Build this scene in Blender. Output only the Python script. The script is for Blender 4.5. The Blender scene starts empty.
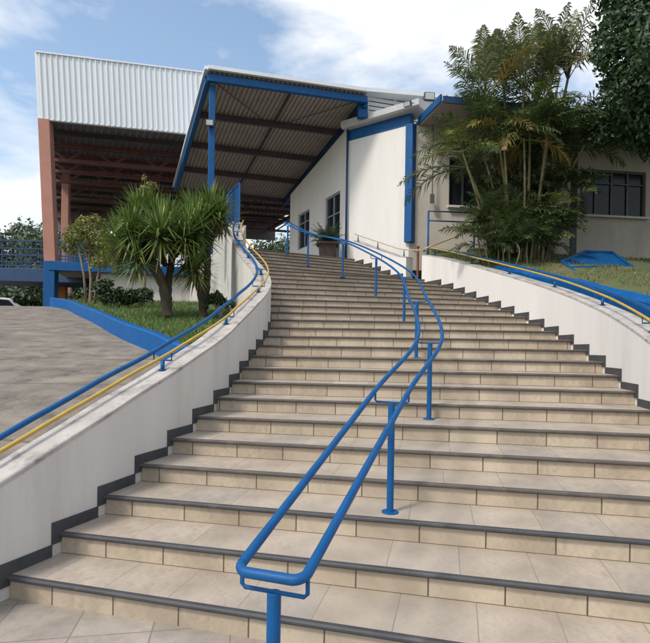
import bpy, bmesh, math, random
from mathutils import Vector, Matrix, noise as mnoise
rnd = random.Random(7)
SC = bpy.context.scene
COL = SC.collection

# ------------------------------------------------------------------ camera model
F = 520.0                 # focal length in photo pixels (photo 650 x 643)
K = F / 450.0             # survey depths below were taken with f = 450
ROLL = 0.016
HU, HV = 325.0, 348.0     # principal point (horizon) in the photo
H = 0.155                 # riser
EYE = 10.8 * H
FLOOR = 29 * H            # upper terrace level

def at(u, v, d):
    """survey: photo pixel + survey depth -> world point"""
    x, y = u - HU, v - HV
    c, s = math.cos(ROLL), math.sin(ROLL)
    xr, yr = x * c + y * s, -x * s + y * c
    return Vector((xr / 450 * d, d * K, EYE - yr / 450 * d))
def W(x, d, zrel=0.0):
    """survey plan position (x, depth) and height over the eye -> world"""
    return Vector((x, d * K, EYE + zrel))

# ------------------------------------------------------------------ materials
MAT = {}
def nodes_of(name):
    m = bpy.data.materials.new(name); m.use_nodes = True
    nt = m.node_tree
    return m, nt, nt.nodes, nt.links, nt.nodes['Principled BSDF']
def pmat(name, c1, c2=None, scale=3.0, rough=0.7, bump=0.0, bscale=None, metal=0.0,
         stain=None, sscale=1.2, slo=0.55, shi=0.75, coat=0.0, zstretch=1.0):
    m, nt, N, L, b = nodes_of(name)
    tc = N.new('ShaderNodeTexCoord'); mp = N.new('ShaderNodeMapping')
    mp.inputs['Scale'].default_value = (1, 1, zstretch)
    L.new(tc.outputs['Object'], mp.inputs['Vector'])
    b.inputs['Roughness'].default_value = rough; b.inputs['Metallic'].default_value = metal
    b.inputs['Coat Weight'].default_value = coat
    c2 = c2 or tuple(x * 0.8 for x in c1)
    nz = N.new('ShaderNodeTexNoise'); nz.inputs['Scale'].default_value = scale
    nz.inputs['Detail'].default_value = 6; nz.inputs['Roughness'].default_value = 0.65
    L.new(mp.outputs[0], nz.inputs['Vector'])
    r = N.new('ShaderNodeValToRGB'); r.color_ramp.elements[0].position = 0.35; r.color_ramp.elements[1].position = 0.68
    r.color_ramp.elements[0].color = (*c2, 1); r.color_ramp.elements[1].color = (*c1, 1)
    L.new(nz.outputs['Fac'], r.inputs['Fac'])
    out = r.outputs['Color']
    if stain:
        n2 = N.new('ShaderNodeTexNoise'); n2.inputs['Scale'].default_value = sscale
        n2.inputs['Detail'].default_value = 8; n2.inputs['Roughness'].default_value = 0.7
        L.new(mp.outputs[0], n2.inputs['Vector'])
        r2 = N.new('ShaderNodeValToRGB'); r2.color_ramp.elements[0].position = slo; r2.color_ramp.elements[1].position = shi
        L.new(n2.outputs['Fac'], r2.inputs['Fac'])
        mx = N.new('ShaderNodeMix'); mx.data_type = 'RGBA'
        L.new(r2.outputs['Color'], mx.inputs['Factor']); L.new(out, mx.inputs[6]); mx.inputs[7].default_value = (*stain, 1)
        out = mx.outputs[2]
    L.new(out, b.inputs['Base Color'])
    if bump:
        n3 = N.new('ShaderNodeTexNoise'); n3.inputs['Scale'].default_value = bscale or scale * 12
        n3.inputs['Detail'].default_value = 5
        L.new(tc.outputs['Object'], n3.inputs['Vector'])
        bp = N.new('ShaderNodeBump'); bp.inputs['Strength'].default_value = bump; bp.inputs['Distance'].default_value = 0.02
        L.new(n3.outputs['Fac'], bp.inputs['Height']); L.new(bp.outputs['Normal'], b.inputs['Normal'])
    MAT[name] = m
    return m
def leafmat(name, c1, c2, c3=None, rough=0.5, trans=0.25):
    m, nt, N, L, b = nodes_of(name)
    g = N.new('ShaderNodeNewGeometry'); r = N.new('ShaderNodeValToRGB')
    r.color_ramp.elements[0].color = (*c1, 1); r.color_ramp.elements[1].color = (*c2, 1)
    if c3:
        e = r.color_ramp.elements.new(0.9); e.color = (*c2, 1); r.color_ramp.elements[-1].color = (*c3, 1)
    L.new(g.outputs['Random Per Island'], r.inputs['Fac']); L.new(r.outputs['Color'], b.inputs['Base Color'])
    b.inputs['Roughness'].default_value = rough
    t = N.new('ShaderNodeBsdfTranslucent'); mx = N.new('ShaderNodeMixShader'); mx.inputs['Fac'].default_value = trans
    L.new(r.outputs['Color'], t.inputs['Color'])
    L.new(b.outputs[0], mx.inputs[1]); L.new(t.outputs[0], mx.inputs[2])
    L.new(mx.outputs[0], N['Material Output'].inputs['Surface'])
    MAT[name] = m
    return m
def tilemat(name, cA, cB, cC, tw, th, joint, jw, rough=0.55, odd=None):
    """tiles laid by UV (metres); each tile its own tone; worn dirt on top"""
    m, nt, N, L, b = nodes_of(name)
    uv = N.new('ShaderNodeUVMap')
    br = N.new('ShaderNodeTexBrick'); br.offset = 0.0; br.squash = 1.0
    br.inputs['Scale'].default_value = 1.0; br.inputs['Brick Width'].default_value = tw; br.inputs['Row Height'].default_value = th
    br.inputs['Mortar Size'].default_value = jw; br.inputs['Mortar Smooth'].default_value = 0.3
    L.new(uv.outputs[0], br.inputs['Vector'])
    sp = N.new('ShaderNodeSeparateXYZ'); L.new(uv.outputs[0], sp.inputs[0])
    def cell(sock, w):
        d = N.new('ShaderNodeMath'); d.operation = 'DIVIDE'; d.inputs[1].default_value = w; L.new(sock, d.inputs[0])
        f = N.new('ShaderNodeMath'); f.operation = 'FLOOR'; L.new(d.outputs[0], f.inputs[0]); return f.outputs[0]
    cx = N.new('ShaderNodeCombineXYZ'); L.new(cell(sp.outputs[0], tw), cx.inputs[0]); L.new(cell(sp.outputs[1], th), cx.inputs[1])
    wn = N.new('ShaderNodeTexWhiteNoise'); wn.noise_dimensions = '2D'; L.new(cx.outputs[0], wn.inputs['Vector'])
    r = N.new('ShaderNodeValToRGB'); e = r.color_ramp.elements
    e[0].color = (*cA, 1); e[1].color = (*cB, 1)
    k = e.new(0.5); k.color = (*cC, 1)
    if odd:
        k = e.new(0.93); k.color = (*cB, 1); e[-1].color = (*odd, 1); e[-1].position = 0.96
    L.new(wn.outputs['Value'], r.inputs['Fac'])
    tc = N.new('ShaderNodeTexCoord')
    nz = N.new('ShaderNodeTexNoise'); nz.inputs['Scale'].default_value = 2.3; nz.inputs['Detail'].default_value = 9; nz.inputs['Roughness'].default_value = 0.72
    L.new(tc.outputs['Object'], nz.inputs['Vector'])
    rr = N.new('ShaderNodeMapRange'); rr.inputs['From Min'].default_value = 0.3; rr.inputs['From Max'].default_value = 0.72
    rr.inputs['To Min'].default_value = 0.6; rr.inputs['To Max'].default_value = 1.1
    L.new(nz.outputs['Fac'], rr.inputs['Value'])
    mu = N.new('ShaderNodeMix'); mu.data_type = 'RGBA'; mu.blend_type = 'MULTIPLY'; mu.inputs['Factor'].default_value = 1
    L.new(r.outputs['Color'], mu.inputs[6]); L.new(rr.outputs['Result'], mu.inputs[7])
    g2 = N.new('ShaderNodeTexNoise'); g2.inputs['Scale'].default_value = 9; g2.inputs['Detail'].default_value = 10; g2.inputs['Roughness'].default_value = .8
    L.new(tc.outputs['Object'], g2.inputs['Vector'])
    gr = N.new('ShaderNodeMapRange'); gr.inputs['From Min'].default_value = .5; gr.inputs['From Max'].default_value = .75; gr.inputs['To Max'].default_value = .55
    L.new(g2.outputs['Fac'], gr.inputs['Value'])
    mg = N.new('ShaderNodeMix'); mg.data_type = 'RGBA'; L.new(gr.outputs[0], mg.inputs['Factor']); L.new(mu.outputs[2], mg.inputs[6]); mg.inputs[7].default_value = (.17, .13, .095, 1)
    mu = mg
    mj = N.new('ShaderNodeMix'); mj.data_type = 'RGBA'
    L.new(br.outputs['Fac'], mj.inputs['Factor']); L.new(mu.outputs[2], mj.inputs[6]); mj.inputs[7].default_value = (*joint, 1)
    L.new(mj.outputs[2], b.inputs['Base Color'])
    b.inputs['Roughness'].default_value = rough
    bp = N.new('ShaderNodeBump'); bp.inputs['Strength'].default_value = 0.25; bp.inputs['Distance'].default_value = 0.004; bp.invert = True
    L.new(br.outputs['Fac'], bp.inputs['Height']); L.new(bp.outputs[0], b.inputs['Normal'])
    MAT[name] = m
    return m

pmat('wall_cream', (.66, .62, .58), (.60, .56, .52), 1.5, .85, .15, 60, stain=(.46, .42, .37), sscale=2.2, slo=.52, shi=.85, zstretch=.1)
pmat('wall_wing_shade', (.56, .50, .44), (.48, .43, .37), 1.5, .85, .15, 60, stain=(.36, .31, .26), sscale=.9, slo=.5, shi=.8, zstretch=.35)  # building's wall colour darkened, so the shade on the wing is painted in
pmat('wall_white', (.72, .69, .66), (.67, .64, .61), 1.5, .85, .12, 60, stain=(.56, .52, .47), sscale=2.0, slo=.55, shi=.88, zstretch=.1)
pmat('wall_stained', (.60, .57, .52), (.50, .47, .43), 1.8, .9, .2, 40, stain=(.16, .15, .14), sscale=1.6, slo=.55, shi=.78, zstretch=.25)
pmat('coping', (.50, .46, .43), (.36, .33, .31), 4, .9, .3, 50, stain=(.15, .125, .12), sscale=5, slo=.51, shi=.71)
pmat('slate', (.06, .06, .066), (.04, .04, .045), 6, .65, .15, 60, stain=(.13, .125, .12), sscale=5, slo=.58, shi=.8)
pmat('brown_slate', (.095, .085, .078), (.065, .057, .052), 5, .7, .15, 60, stain=(.17, .14, .11), sscale=4, slo=.55, shi=.8)
pmat('blue_paint', (.002, .088, .265), (.002, .068, .21), 5, .5, .08, 60, stain=(.045, .06, .075), sscale=24, slo=.69, shi=.73)
MAT['blue_paint'].node_tree.nodes['Principled BSDF'].inputs['Specular IOR Level'].default_value = .3
pmat('blue_kerb', (.002, .095, .31), (.002, .075, .25), 3, .6, .15, 40, stain=(.05, .13, .26), sscale=3, slo=.58, shi=.8)
MAT['blue_kerb'].node_tree.nodes['Principled BSDF'].inputs['Specular IOR Level'].default_value = .2
pmat('navy_steel', (.008, .045, .125), (.006, .035, .10), 3, .5)
pmat('yellow_paint', (.52, .34, .06), (.42, .27, .05), 8, .5, .05)
pmat('tan_paint', (.52, .42, .24), (.45, .36, .2), 6, .55)
pmat('concrete', (.26, .22, .18), (.17, .145, .12), 2.2, .92, .4, 30, stain=(.075, .065, .055), sscale=2.6, slo=.5, shi=.72)
pmat('concrete_floor', (.36, .32, .28), (.28, .25, .22), 2, .9, .2, 40)
pmat('metal_white', (.70, .73, .76), (.64, .67, .70), .8, .5, stain=(.55, .57, .58), sscale=1.5, slo=.6, shi=.85, zstretch=.2)
pmat('metal_roof', (.55, .56, .57), (.45, .46, .46), 1.2, .5)
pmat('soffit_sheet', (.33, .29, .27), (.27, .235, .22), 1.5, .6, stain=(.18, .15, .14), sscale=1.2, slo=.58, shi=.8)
pmat('hall_sheet', (.17, .16, .165), (.13, .12, .125), 1.0, .65)
pmat('beam_brown', (.075, .05, .055), (.05, .035, .04), 3, .6)
pmat('truss_red', (.13, .045, .04), (.10, .035, .03), 3, .6)
pmat('pillar_red', (.42, .20, .15), (.36, .165, .12), 2, .75, .1, 40)
pmat('pillar_brown', (.20, .07, .05), (.16, .055, .04), 3, .7)
pmat('orange_paint', (.45, .17, .05), (.38, .14, .04), 3, .7)
pmat('gutter_grey', (.50, .50, .50), (.42, .42, .42), 2, .5)
pmat('frame_grey', (.28, .30, .34), (.22, .24, .28), 3, .5)
pmat('glass_dark', (.02, .025, .03), (.015, .018, .02), 2, .12)
MAT['glass_dark'].node_tree.nodes['Principled BSDF'].inputs['Specular IOR Level'].default_value = .25
pmat('lamp_glass', (.55, .57, .58), (.45, .47, .48), 3, .2)
pmat('lamp_body', (.10, .10, .105), (.07, .07, .075), 4, .5)
pmat('terracotta', (.045, .028, .021), (.035, .022, .017), 5, .75, .2, 40)
pmat('soil', (.06, .042, .028), (.035, .025, .018), 6, .95, .5, 40)
pmat('bark_yucca', (.13, .095, .065), (.06, .045, .032), 7, .95, .8, 25)
pmat('bark_pale', (.26, .20, .15), (.15, .115, .085), 6, .9, .6, 25)
pmat('bark_dark', (.055, .042, .032), (.03, .024, .018), 7, .95, .8, 20)
pmat('cane', (.20, .17, .085), (.13, .12, .05), 8, .7, .3, 25, stain=(.27, .22, .12), sscale=7)
pmat('turf', (.065, .105, .028), (.045, .075, .018), 2.5, .95, .7, 40, stain=(.09, .075, .035), sscale=1.4, slo=.5, shi=.75)
pmat('dry_turf', (.11, .12, .045), (.07, .09, .03), 2.2, .95, .7, 40, stain=(.17, .12, .07), sscale=1.2, slo=.5, shi=.72)
pmat('hill_ground', (.06, .075, .03), (.04, .05, .02), .2, .95)
pmat('car_white', (.70, .71, .72), (.66, .67, .68), 1, .3, coat=.6)
pmat('rubber', (.02, .02, .02), (.015, .015, .015), 4, .8)
tilemat('tread_tile', (.405, .35, .295), (.485, .41, .335), (.445, .37, .295), .45, 10, (.26, .22, .18), .004, odd=(.50, .44, .39))
tilemat('riser_tile', (.44, .355, .26), (.53, .44, .335), (.49, .40, .30), .45, 5, (.10, .075, .052), .006)
tilemat('paving_tile', (.36, .32, .28), (.44, .385, .33), (.41, .36, .31), .45, .45, (.2, .17, .14), .005)
leafmat('leaf_yucca', (.05, .10, .02), (.16, .23, .045), (.30, .31, .09))
leafmat('leaf_yucca_dry', (.12, .10, .04), (.20, .16, .07))
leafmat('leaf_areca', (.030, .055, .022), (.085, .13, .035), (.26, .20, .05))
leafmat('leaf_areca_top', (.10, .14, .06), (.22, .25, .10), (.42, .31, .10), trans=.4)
leafmat('leaf_areca_yellow', (.12, .15, .03), (.22, .25, .05))
leafmat('leaf_areca_dry', (.20, .16, .045), (.36, .27, .08), trans=.3)
leafmat('leaf_tree', (.02, .05, .02), (.07, .125, .045), trans=.3)
leafmat('leaf_light', (.11, .14, .03), (.24, .24, .05), (.27, .18, .06), trans=.35)
leafmat('leaf_shrub', (.022, .042, .015), (.06, .095, .03))
leafmat('leaf_far', (.05, .085, .045), (.11, .15, .07))
leafmat('grass_blade', (.06, .12, .022), (.14, .22, .045), (.24, .22, .08))
leafmat('grass_dry', (.07, .11, .03), (.16, .17, .06), (.28, .21, .10))
def ribmat():
    """driveway concrete with casting joints across the slope"""
    m = MAT['concrete']; nt = m.node_tree; N, L = nt.nodes, nt.links
    b = N['Principled BSDF']; src = b.inputs['Base Color'].links[0].from_socket
    uv = N.new('ShaderNodeUVMap'); sp = N.new('ShaderNodeSeparateXYZ'); L.new(uv.outputs[0], sp.inputs[0])
    wob = N.new('ShaderNodeTexNoise'); wob.inputs['Scale'].default_value = .8; L.new(uv.outputs[0], wob.inputs['Vector'])
    a = N.new('ShaderNodeMath'); a.operation = 'MULTIPLY_ADD'; a.inputs[1].default_value = .35; L.new(wob.outputs['Fac'], a.inputs[0]); L.new(sp.outputs[1], a.inputs[2])
    d = N.new('ShaderNodeMath'); d.operation = 'DIVIDE'; d.inputs[1].default_value = 1.5; L.new(a.outputs[0], d.inputs[0])
    f = N.new('ShaderNodeMath'); f.operation = 'FRACT'; L.new(d.outputs[0], f.inputs[0])
    r = N.new('ShaderNodeValToRGB'); e = r.color_ramp.elements
    e[0].position = 0; e[0].color = (1, 1, 1, 1); e[1].position = .035; e[1].color = (0, 0, 0, 1)
    L.new(f.outputs[0], r.inputs['Fac'])
    # long drag marks left by the broom
    mp = N.new('ShaderNodeMapping'); mp.inputs['Scale'].default_value = (.8, 1.3, 1); L.new(uv.outputs[0], mp.inputs['Vector'])
    dn = N.new('ShaderNodeTexNoise'); dn.inputs['Scale'].default_value = 2.2; dn.inputs['Detail'].default_value = 12; dn.inputs['Roughness'].default_value = .75; L.new(mp.outputs[0], dn.inputs['Vector'])
    mr = N.new('ShaderNodeMapRange'); mr.inputs['From Min'].default_value = .35; mr.inputs['From Max'].default_value = .65
    mr.inputs['To Min'].default_value = .72; mr.inputs['To Max'].default_value = 1.12; L.new(dn.outputs['Fac'], mr.inputs['Value'])
    mu = N.new('ShaderNodeMix'); mu.data_type = 'RGBA'; mu.blend_type = 'MULTIPLY'; mu.inputs['Factor'].default_value = 1
    L.new(src, mu.inputs[6]); L.new(mr.outputs[0], mu.inputs[7])
    mx = N.new('ShaderNodeMix'); mx.data_type = 'RGBA'; L.new(r.outputs['Color'], mx.inputs['Factor'])
    L.new(mu.outputs[2], mx.inputs[6]); mx.inputs[7].default_value = (.085, .072, .06, 1)
    L.new(mx.outputs[2], b.inputs['Base Color'])
ribmat()

# ------------------------------------------------------------------ mesh helpers
class MB:
    def __init__(s): s.v = []; s.f = []; s.uv = []
    def quad(s, *p, uv=None):
        n = len(s.v); s.v += [Vector(q) for q in p]; s.f.append(tuple(range(n, n + len(p))))
        s.uv.append(uv or [(0, 0)] * len(p))
    def hexa(s, b, t):
        """b, t: four bottom / four top points in the same order (counter-clockwise from above)"""
        n = len(s.v); s.v += [Vector(q) for q in b] + [Vector(q) for q in t]
        for f in ((3, 2, 1, 0), (4, 5, 6, 7), (0, 1, 5, 4), (1, 2, 6, 5), (2, 3, 7, 6), (3, 0, 4, 7)):
            s.f.append(tuple(n + i for i in f)); s.uv.append([(0, 0)] * 4)
    def box(s, c, ax, ay, az):
        """oriented box: centre and three half-axis vectors"""
        c, ax, ay, az = map(Vector, (c, ax, ay, az))
        s.hexa([c - ax - ay - az, c + ax - ay - az, c + ax + ay - az, c - ax + ay - az],
               [c - ax - ay + az, c + ax - ay + az, c + ax + ay + az, c - ax + ay + az])
    def beam(s, a, b, w, h, up=(0, 0, 1)):
        a, b = Vector(a), Vector(b); d = (b - a); L = d.length
        if L < 1e-6: return
        d /= L; up = Vector(up)
        if abs(d.dot(up)) > .98: up = Vector((1, 0, 0))
        x = d.cross(up).normalized(); z = x.cross(d).normalized()
        s.box((a + b) / 2, x * w / 2, d * L / 2, z * h / 2)
    def tube(s, pts, r, seg=10, closed=False, cap=True):
        pts = [Vector(p) for p in pts]; m = len(pts); n0 = len(s.v)
        rr = r if isinstance(r, (list, tuple)) else [r] * m
        prev = None
        for i, p in enumerate(pts):
            if closed: d = pts[(i + 1) % m] - pts[i - 1]
            else: d = pts[min(i + 1, m - 1)] - pts[max(i - 1, 0)]
            d.normalize()
            if prev is None:
                x = d.orthogonal().normalized()
            else:
                x = (prev - d * prev.dot(d)).normalized()
            prev = x; y = d.cross(x)
            for k in range(seg):
                a = 2 * math.pi * k / seg
                s.v.append(p + (x * math.cos(a) + y * math.sin(a)) * rr[i])
        for i in range(m if closed else m - 1):
            j = (i + 1) % m
            for k in range(seg):
                q = (k + 1) % seg
                s.f.append((n0 + i * seg + k, n0 + i * seg + q, n0 + j * seg + q, n0 + j * seg + k)); s.uv.append([(0, 0)] * 4)
        if cap and not closed:
            s.f.append(tuple(n0 + k for k in reversed(range(seg)))); s.uv.append([(0, 0)] * seg)
            s.f.append(tuple(n0 + (m - 1) * seg + k for k in range(seg))); s.uv.append([(0, 0)] * seg)
    def sweep(s, secs, closed_ends=True):
        """secs: list of cross-sections (same number of points, closed loops)"""
        n0 = len(s.v); m = len(secs[0])
        for c in secs: s.v += [Vector(p) for p in c]
        for i in range(len(secs) - 1):
            for k in range(m):
                q = (k + 1) % m
                s.f.append((n0 + i * m + k, n0 + i * m + q, n0 + (i + 1) * m + q, n0 + (i + 1) * m + k)); s.uv.append([(0, 0)] * 4)
        if closed_ends:
            s.f.append(tuple(n0 + k for k in reversed(range(m)))); s.uv.append([(0, 0)] * m)
            s.f.append(tuple(n0 + (len(secs) - 1) * m + k for k in range(m))); s.uv.append([(0, 0)] * m)
    def grid(s, rows, uvs=None):
        n0 = len(s.v); m = len(rows[0])
        for r in rows: s.v += [Vector(p) for p in r]
        for i in range(len(rows) - 1):
            for k in range(m - 1):
                s.f.append((n0 + i * m + k, n0 + i * m + k + 1, n0 + (i + 1) * m + k + 1, n0 + (i + 1) * m + k))
                s.uv.append([uvs[i][k], uvs[i][k + 1], uvs[i + 1][k + 1], uvs[i + 1][k]] if uvs else [(0, 0)] * 4)
    def prism(s, poly, z0, z1):
        n = len(s.v); m = len(poly)
        s.v += [Vector((p[0], p[1], z0)) for p in poly] + [Vector((p[0], p[1], z1)) for p in poly]
        s.f.append(tuple(n + i for i in reversed(range(m)))); s.uv.append([(0, 0)] * m)
        s.f.append(tuple(n + m + i for i in range(m))); s.uv.append([(0, 0)] * m)
        for i in range(m):
            j = (i + 1) % m
            s.f.append((n + i, n + j, n + m + j, n + m + i)); s.uv.append([(0, 0)] * 4)
    def build(s, name, mat, parent=None, smooth=False, bevel=0, fix=False):
        me = bpy.data.meshes.new(name)
        lo = Vector((min(p[i] for p in s.v) for i in range(3))); hi = Vector((max(p[i] for p in s.v) for i in range(3)))
        o0 = Vector(((lo.x + hi.x) / 2, (lo.y + hi.y) / 2, lo.z))
        me.from_pydata([p - o0 for p in s.v], [], s.f)
        ul = me.uv_layers.new(name='UVMap')
        flat = [c for f in s.uv for uv in f for c in uv]
        ul.data.foreach_set('uv', flat)
        if fix:
            bm = bmesh.new(); bm.from_mesh(me); bmesh.ops.recalc_face_normals(bm, faces=bm.faces); bm.to_mesh(me); bm.free()
        me.materials.append(MAT[mat])
        if smooth: me.polygons.foreach_set('use_smooth', [True] * len(me.polygons))
        me.update()
        o = bpy.data.objects.new(name, me); COL.objects.link(o)
        pw = Vector((0, 0, 0))
        if parent:
            o.parent = parent; pw = parent['_w'] if '_w' in parent else (0, 0, 0); pw = Vector(pw)
        o.location = o0 - pw; o['_w'] = tuple(o0)
        if bevel:
            b = o.modifiers.new('Bevel', 'BEVEL'); b.width = bevel; b.segments = 2; b.limit_method = 'ANGLE'
        return o
def tag(o, label=None, cat=None, group=None, kind=None):
    if label: o['label'] = label
    if cat: o['category'] = cat
    if group: o['group'] = group
    if kind: o['kind'] = kind
    return o
def thing(name, loc, label, cat, group=None):
    o = bpy.data.objects.new(name, None); COL.objects.link(o); o.location = loc; o['_w'] = tuple(loc)
    o.empty_display_size = .2
    return tag(o, label, cat, group)

# ------------------------------------------------------------------ paths
def spline(tab):
    keys = sorted(tab)
    def f(s):
        s = max(keys[0], min(keys[-1], s))
        i = max(j for j in range(len(keys)) if keys[j] <= s)
        i = min(i, len(keys) - 2)
        t = (s - keys[i]) / (keys[i + 1] - keys[i])
        P = [Vector(tab[keys[max(0, min(len(keys) - 1, i + d))]]) for d in (-1, 0, 1, 2)]
        return .5 * ((2 * P[1]) + (P[2] - P[0]) * t + (2 * P[0] - 5 * P[1] + 4 * P[2] - P[3]) * t * t + (3 * P[1] - P[0] - 3 * P[2] + P[3]) * t ** 3)
    return f
INNER = {-6: (-2.62, 1.85), -5: (-2.44, 2.21), -4: (-2.25, 2.57), -3: (-2.06, 2.93), -2: (-1.91, 3.25), -1: (-1.76, 3.6), 0: (-1.63, 3.98), 1: (-1.48, 4.36),
         2: (-1.36, 4.75), 3: (-1.25, 5.18), 4: (-1.17, 5.6), 5: (-1.13, 6.03), 6: (-1.08, 6.45), 7: (-1.04, 6.86), 8: (-.99, 7.25),
         9: (-.965, 7.62), 10: (-.97, 7.95), 11: (-1.03, 8.26), 12: (-1.13, 8.56), 13: (-1.26, 8.86), 14: (-1.4, 9.17), 15: (-1.53, 9.48),
         16: (-1.66, 9.8), 17: (-1.78, 10.13), 18: (-1.89, 10.47), 19: (-1.98, 10.82), 20: (-2.07, 11.17), 21: (-2.14, 11.5), 22: (-2.2, 11.84),
         23: (-2.25, 12.18), 24: (-2.29, 12.52), 25: (-2.32, 12.86), 26: (-2.35, 13.2)}
OUTER = {-6: (2.1, .75), -5: (2.25, 1.15), -4: (2.4, 1.58), -3: (2.55, 1.9), -2: (2.7, 2.33), -1: (2.85, 2.75), 0: (3.0, 3.17), 1: (3.12, 3.6),
         2: (3.25, 4.08), 3: (3.38, 4.6), 4: (3.5, 5.05), 5: (3.62, 5.52), 6: (3.72, 6.0), 7: (3.79, 6.5), 8: (3.84, 7.0), 9: (3.86, 7.5),
         10: (3.86, 8.0), 11: (3.8, 8.48), 12: (3.72, 8.95), 13: (3.64, 9.43), 14: (3.55, 9.9), 15: (3.43, 10.36), 16: (3.3, 10.8),
         17: (3.14, 11.22), 18: (2.94, 11.65), 19: (2.66, 12.12), 20: (2.1, 12.7), 21: (1.82, 13.0), 22: (1.58, 13.3), 23: (1.35, 13.6),
         24: (1.12, 13.9), 25: (.9, 14.2), 26: (.68, 14.5)}
_in, _out = spline(INNER), spline(OUTER)
def pin(s): p = _in(s); return Vector((p.x, p.y * K, 0))
def pout(s): p = _out(s); return Vector((p.x, p.y * K, 0))
def zs(s): return (s + 4) * H            # nosing height of step s above the ground
def nrm(fn, s, side):
    d = fn(s + .15) - fn(s - .15); d.z = 0; d.normalize()
    return Vector((-d.y, d.x, 0)) * side   # side=+1: to the left of the walking direction
def frange(a, b, st):
    n = max(1, round((b - a) / st)); return [a + (b - a) * i / n for i in range(n + 1)]

# ================================================================== STAIRCASE
stair = thing('staircase', pin(-3) * .5 + pout(-3) * .5, 'broad curving outdoor staircase of beige tiled steps with dark slate nosings', 'staircase')
NT = .029
for i in range(-3, 26):
    a, b = pin(i), pout(i); d = (b - a).normalized(); L = (b - a).length
    fw = Vector((-d.y, d.x, 0))                       # walking direction (away from the foot)
    a -= d * .04; b += d * .04
    if i < 25:
        a2, b2 = pin(i + 1) - d * .04, pout(i + 1) + d * .04
    else:
        a2, b2 = a + fw * .35, b + fw * .35
    z = zs(i)
    jit = rnd.uniform(0, .45) + i * 7.2
    n = 14
    nd = .034
    # tread (with body under it)
    m = MB()
    for k in range(n):
        t0, t1 = k / n, (k + 1) / n
        p0, p1 = a.lerp(b, t0) + fw * nd, a.lerp(b, t1) + fw * nd
        q0, q1 = a2.lerp(b2, t0) + fw * .06, a2.lerp(b2, t1) + fw * .06
        u0, u1 = (p0 - a).dot(d) + jit, (p1 - a).dot(d) + jit
        w0, w1 = (q0 - a).dot(d) + jit, (q1 - a).dot(d) + jit
        m.quad((p0.x, p0.y, z), (p1.x, p1.y, z), (q1.x, q1.y, z), (q0.x, q0.y, z), uv=[(u0, 10), (u1, 10), (w1, 10.4), (w0, 10.4)])
    st = m.build('step', 'tread_tile', stair)
    # riser
    m = MB(); zb = z - H - (0 if i > -3 else .02); zt = z - NT
    r0, r1 = a + fw * .03, b + fw * .03; Lr = (r1 - r0).length
    j2 = rnd.uniform(0, .45) + i * 9.45
    m.quad((r0.x, r0.y, zb), (r1.x, r1.y, zb), (r1.x, r1.y, zt), (r0.x, r0.y, zt), uv=[(j2, 5), (j2 + Lr, 5), (j2 + Lr, 5.15), (j2, 5.15)])
    m.build('riser', 'riser_tile', st)
    # nosing: rounded slate strip, laid in slightly uneven lengths
    m = MB(); secs = []
    nn = 40
    for k in range(nn + 1):
        p = a.lerp(b, k / nn); e = mnoise.noise(Vector((p.x * 2.2, p.y * 2.2, i * 3.1))) * .004
        q = p - fw * e
        top, bot = z + .002 + e * .3, z - NT
        secs.append([(q + fw * nd) + Vector((0, 0, bot)), q + fw * .004 + Vector((0, 0, bot)), q - fw * .004 + Vector((0, 0, bot + .010)), q - fw * .004 + Vector((0, 0, top - .010)),
                     q + fw * .006 + Vector((0, 0, top)), (q + fw * nd) + Vector((0, 0, top))])
    m.sweep(secs); m.build('nosing', 'slate' if i < 0 else 'brown_slate', st, fix=True)

# ================================================================== STAIR WALLS WITH SKIRTING AND TWIN RAILS
WALL_H, WALL_T = .60, .28
def stair_wall(name, fn, side, s0, s1, label, wh=WALL_H, mat='wall_cream', zbot=None, skirt=True, sk0=None, sk1=None, cap='coping'):
    """side +1: wall thickens to the left of the path"""
    base = fn((s0 + s1) / 2)
    w = thing(name, (base.x, base.y, 0 if zbot is None else zbot), label, 'wall')
    m, c = MB(), MB(); secs, caps = [], []
    for s in frange(s0, s1, .25):
        p, nv = fn(s), nrm(fn, s, side); zt = zs(s) + wh
        o = p + nv * WALL_T; zb = -.3 if zbot is None else zbot
        secs.append([(p.x, p.y, zb), (p.x, p.y, zt), (o.x, o.y, zt), (o.x, o.y, zb)])
        pi, oo = p - nv * .004, o + nv * .004
        caps.append([(pi.x, pi.y, zt + .002), (pi.x, pi.y, zt + .03), (oo.x, oo.y, zt + .03), (oo.x, oo.y, zt + .002)])
    m.sweep(secs); m.build('wall_body', mat, w, fix=True)
    c.sweep(caps); c.build('coping', cap, w, fix=True)
    if skirt:
        k = MB(); dl = .13; th = .012; hh = .085
        for i in range(sk0, sk1 + 1):
            def strip(sa, sb, z0, z1):
                ss = []
                for s in frange(sa, sb, .25):
                    p, nv = fn(s), nrm(fn, s, -side); q = p + nv * th; p = p - nv * .01
                    ss.append([(p.x, p.y, z0), (p.x, p.y, z1), (q.x, q.y, z1), (q.x, q.y, z0)])
                k.sweep(ss)
            strip(i - dl, i + 1 - dl, zs(i), zs(i) + hh)
            strip(i - dl, i + .06, zs(i - 1) + hh, zs(i))
        k.build('skirting', 'slate', w, fix=True)
    return w
stair_wall('stair_wall', pin, 1, -6, 25.3, 'long cream rendered stair wall curving up the left side with dark zigzag skirting', sk0=-4, sk1=24)
stair_wall('stair_wall', pout, -1, -6, 19.15, 'long white stair wall along the right side with dark zigzag skirting', wh=.64, mat='wall_white', sk0=-4, sk1=18)
stair_wall('stair_wall', pout, -1, 19.75, 25.2, 'short low white wall beside the topmost steps under the facade', wh=.55, mat='wall_white', sk0=20, sk1=24)

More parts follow.
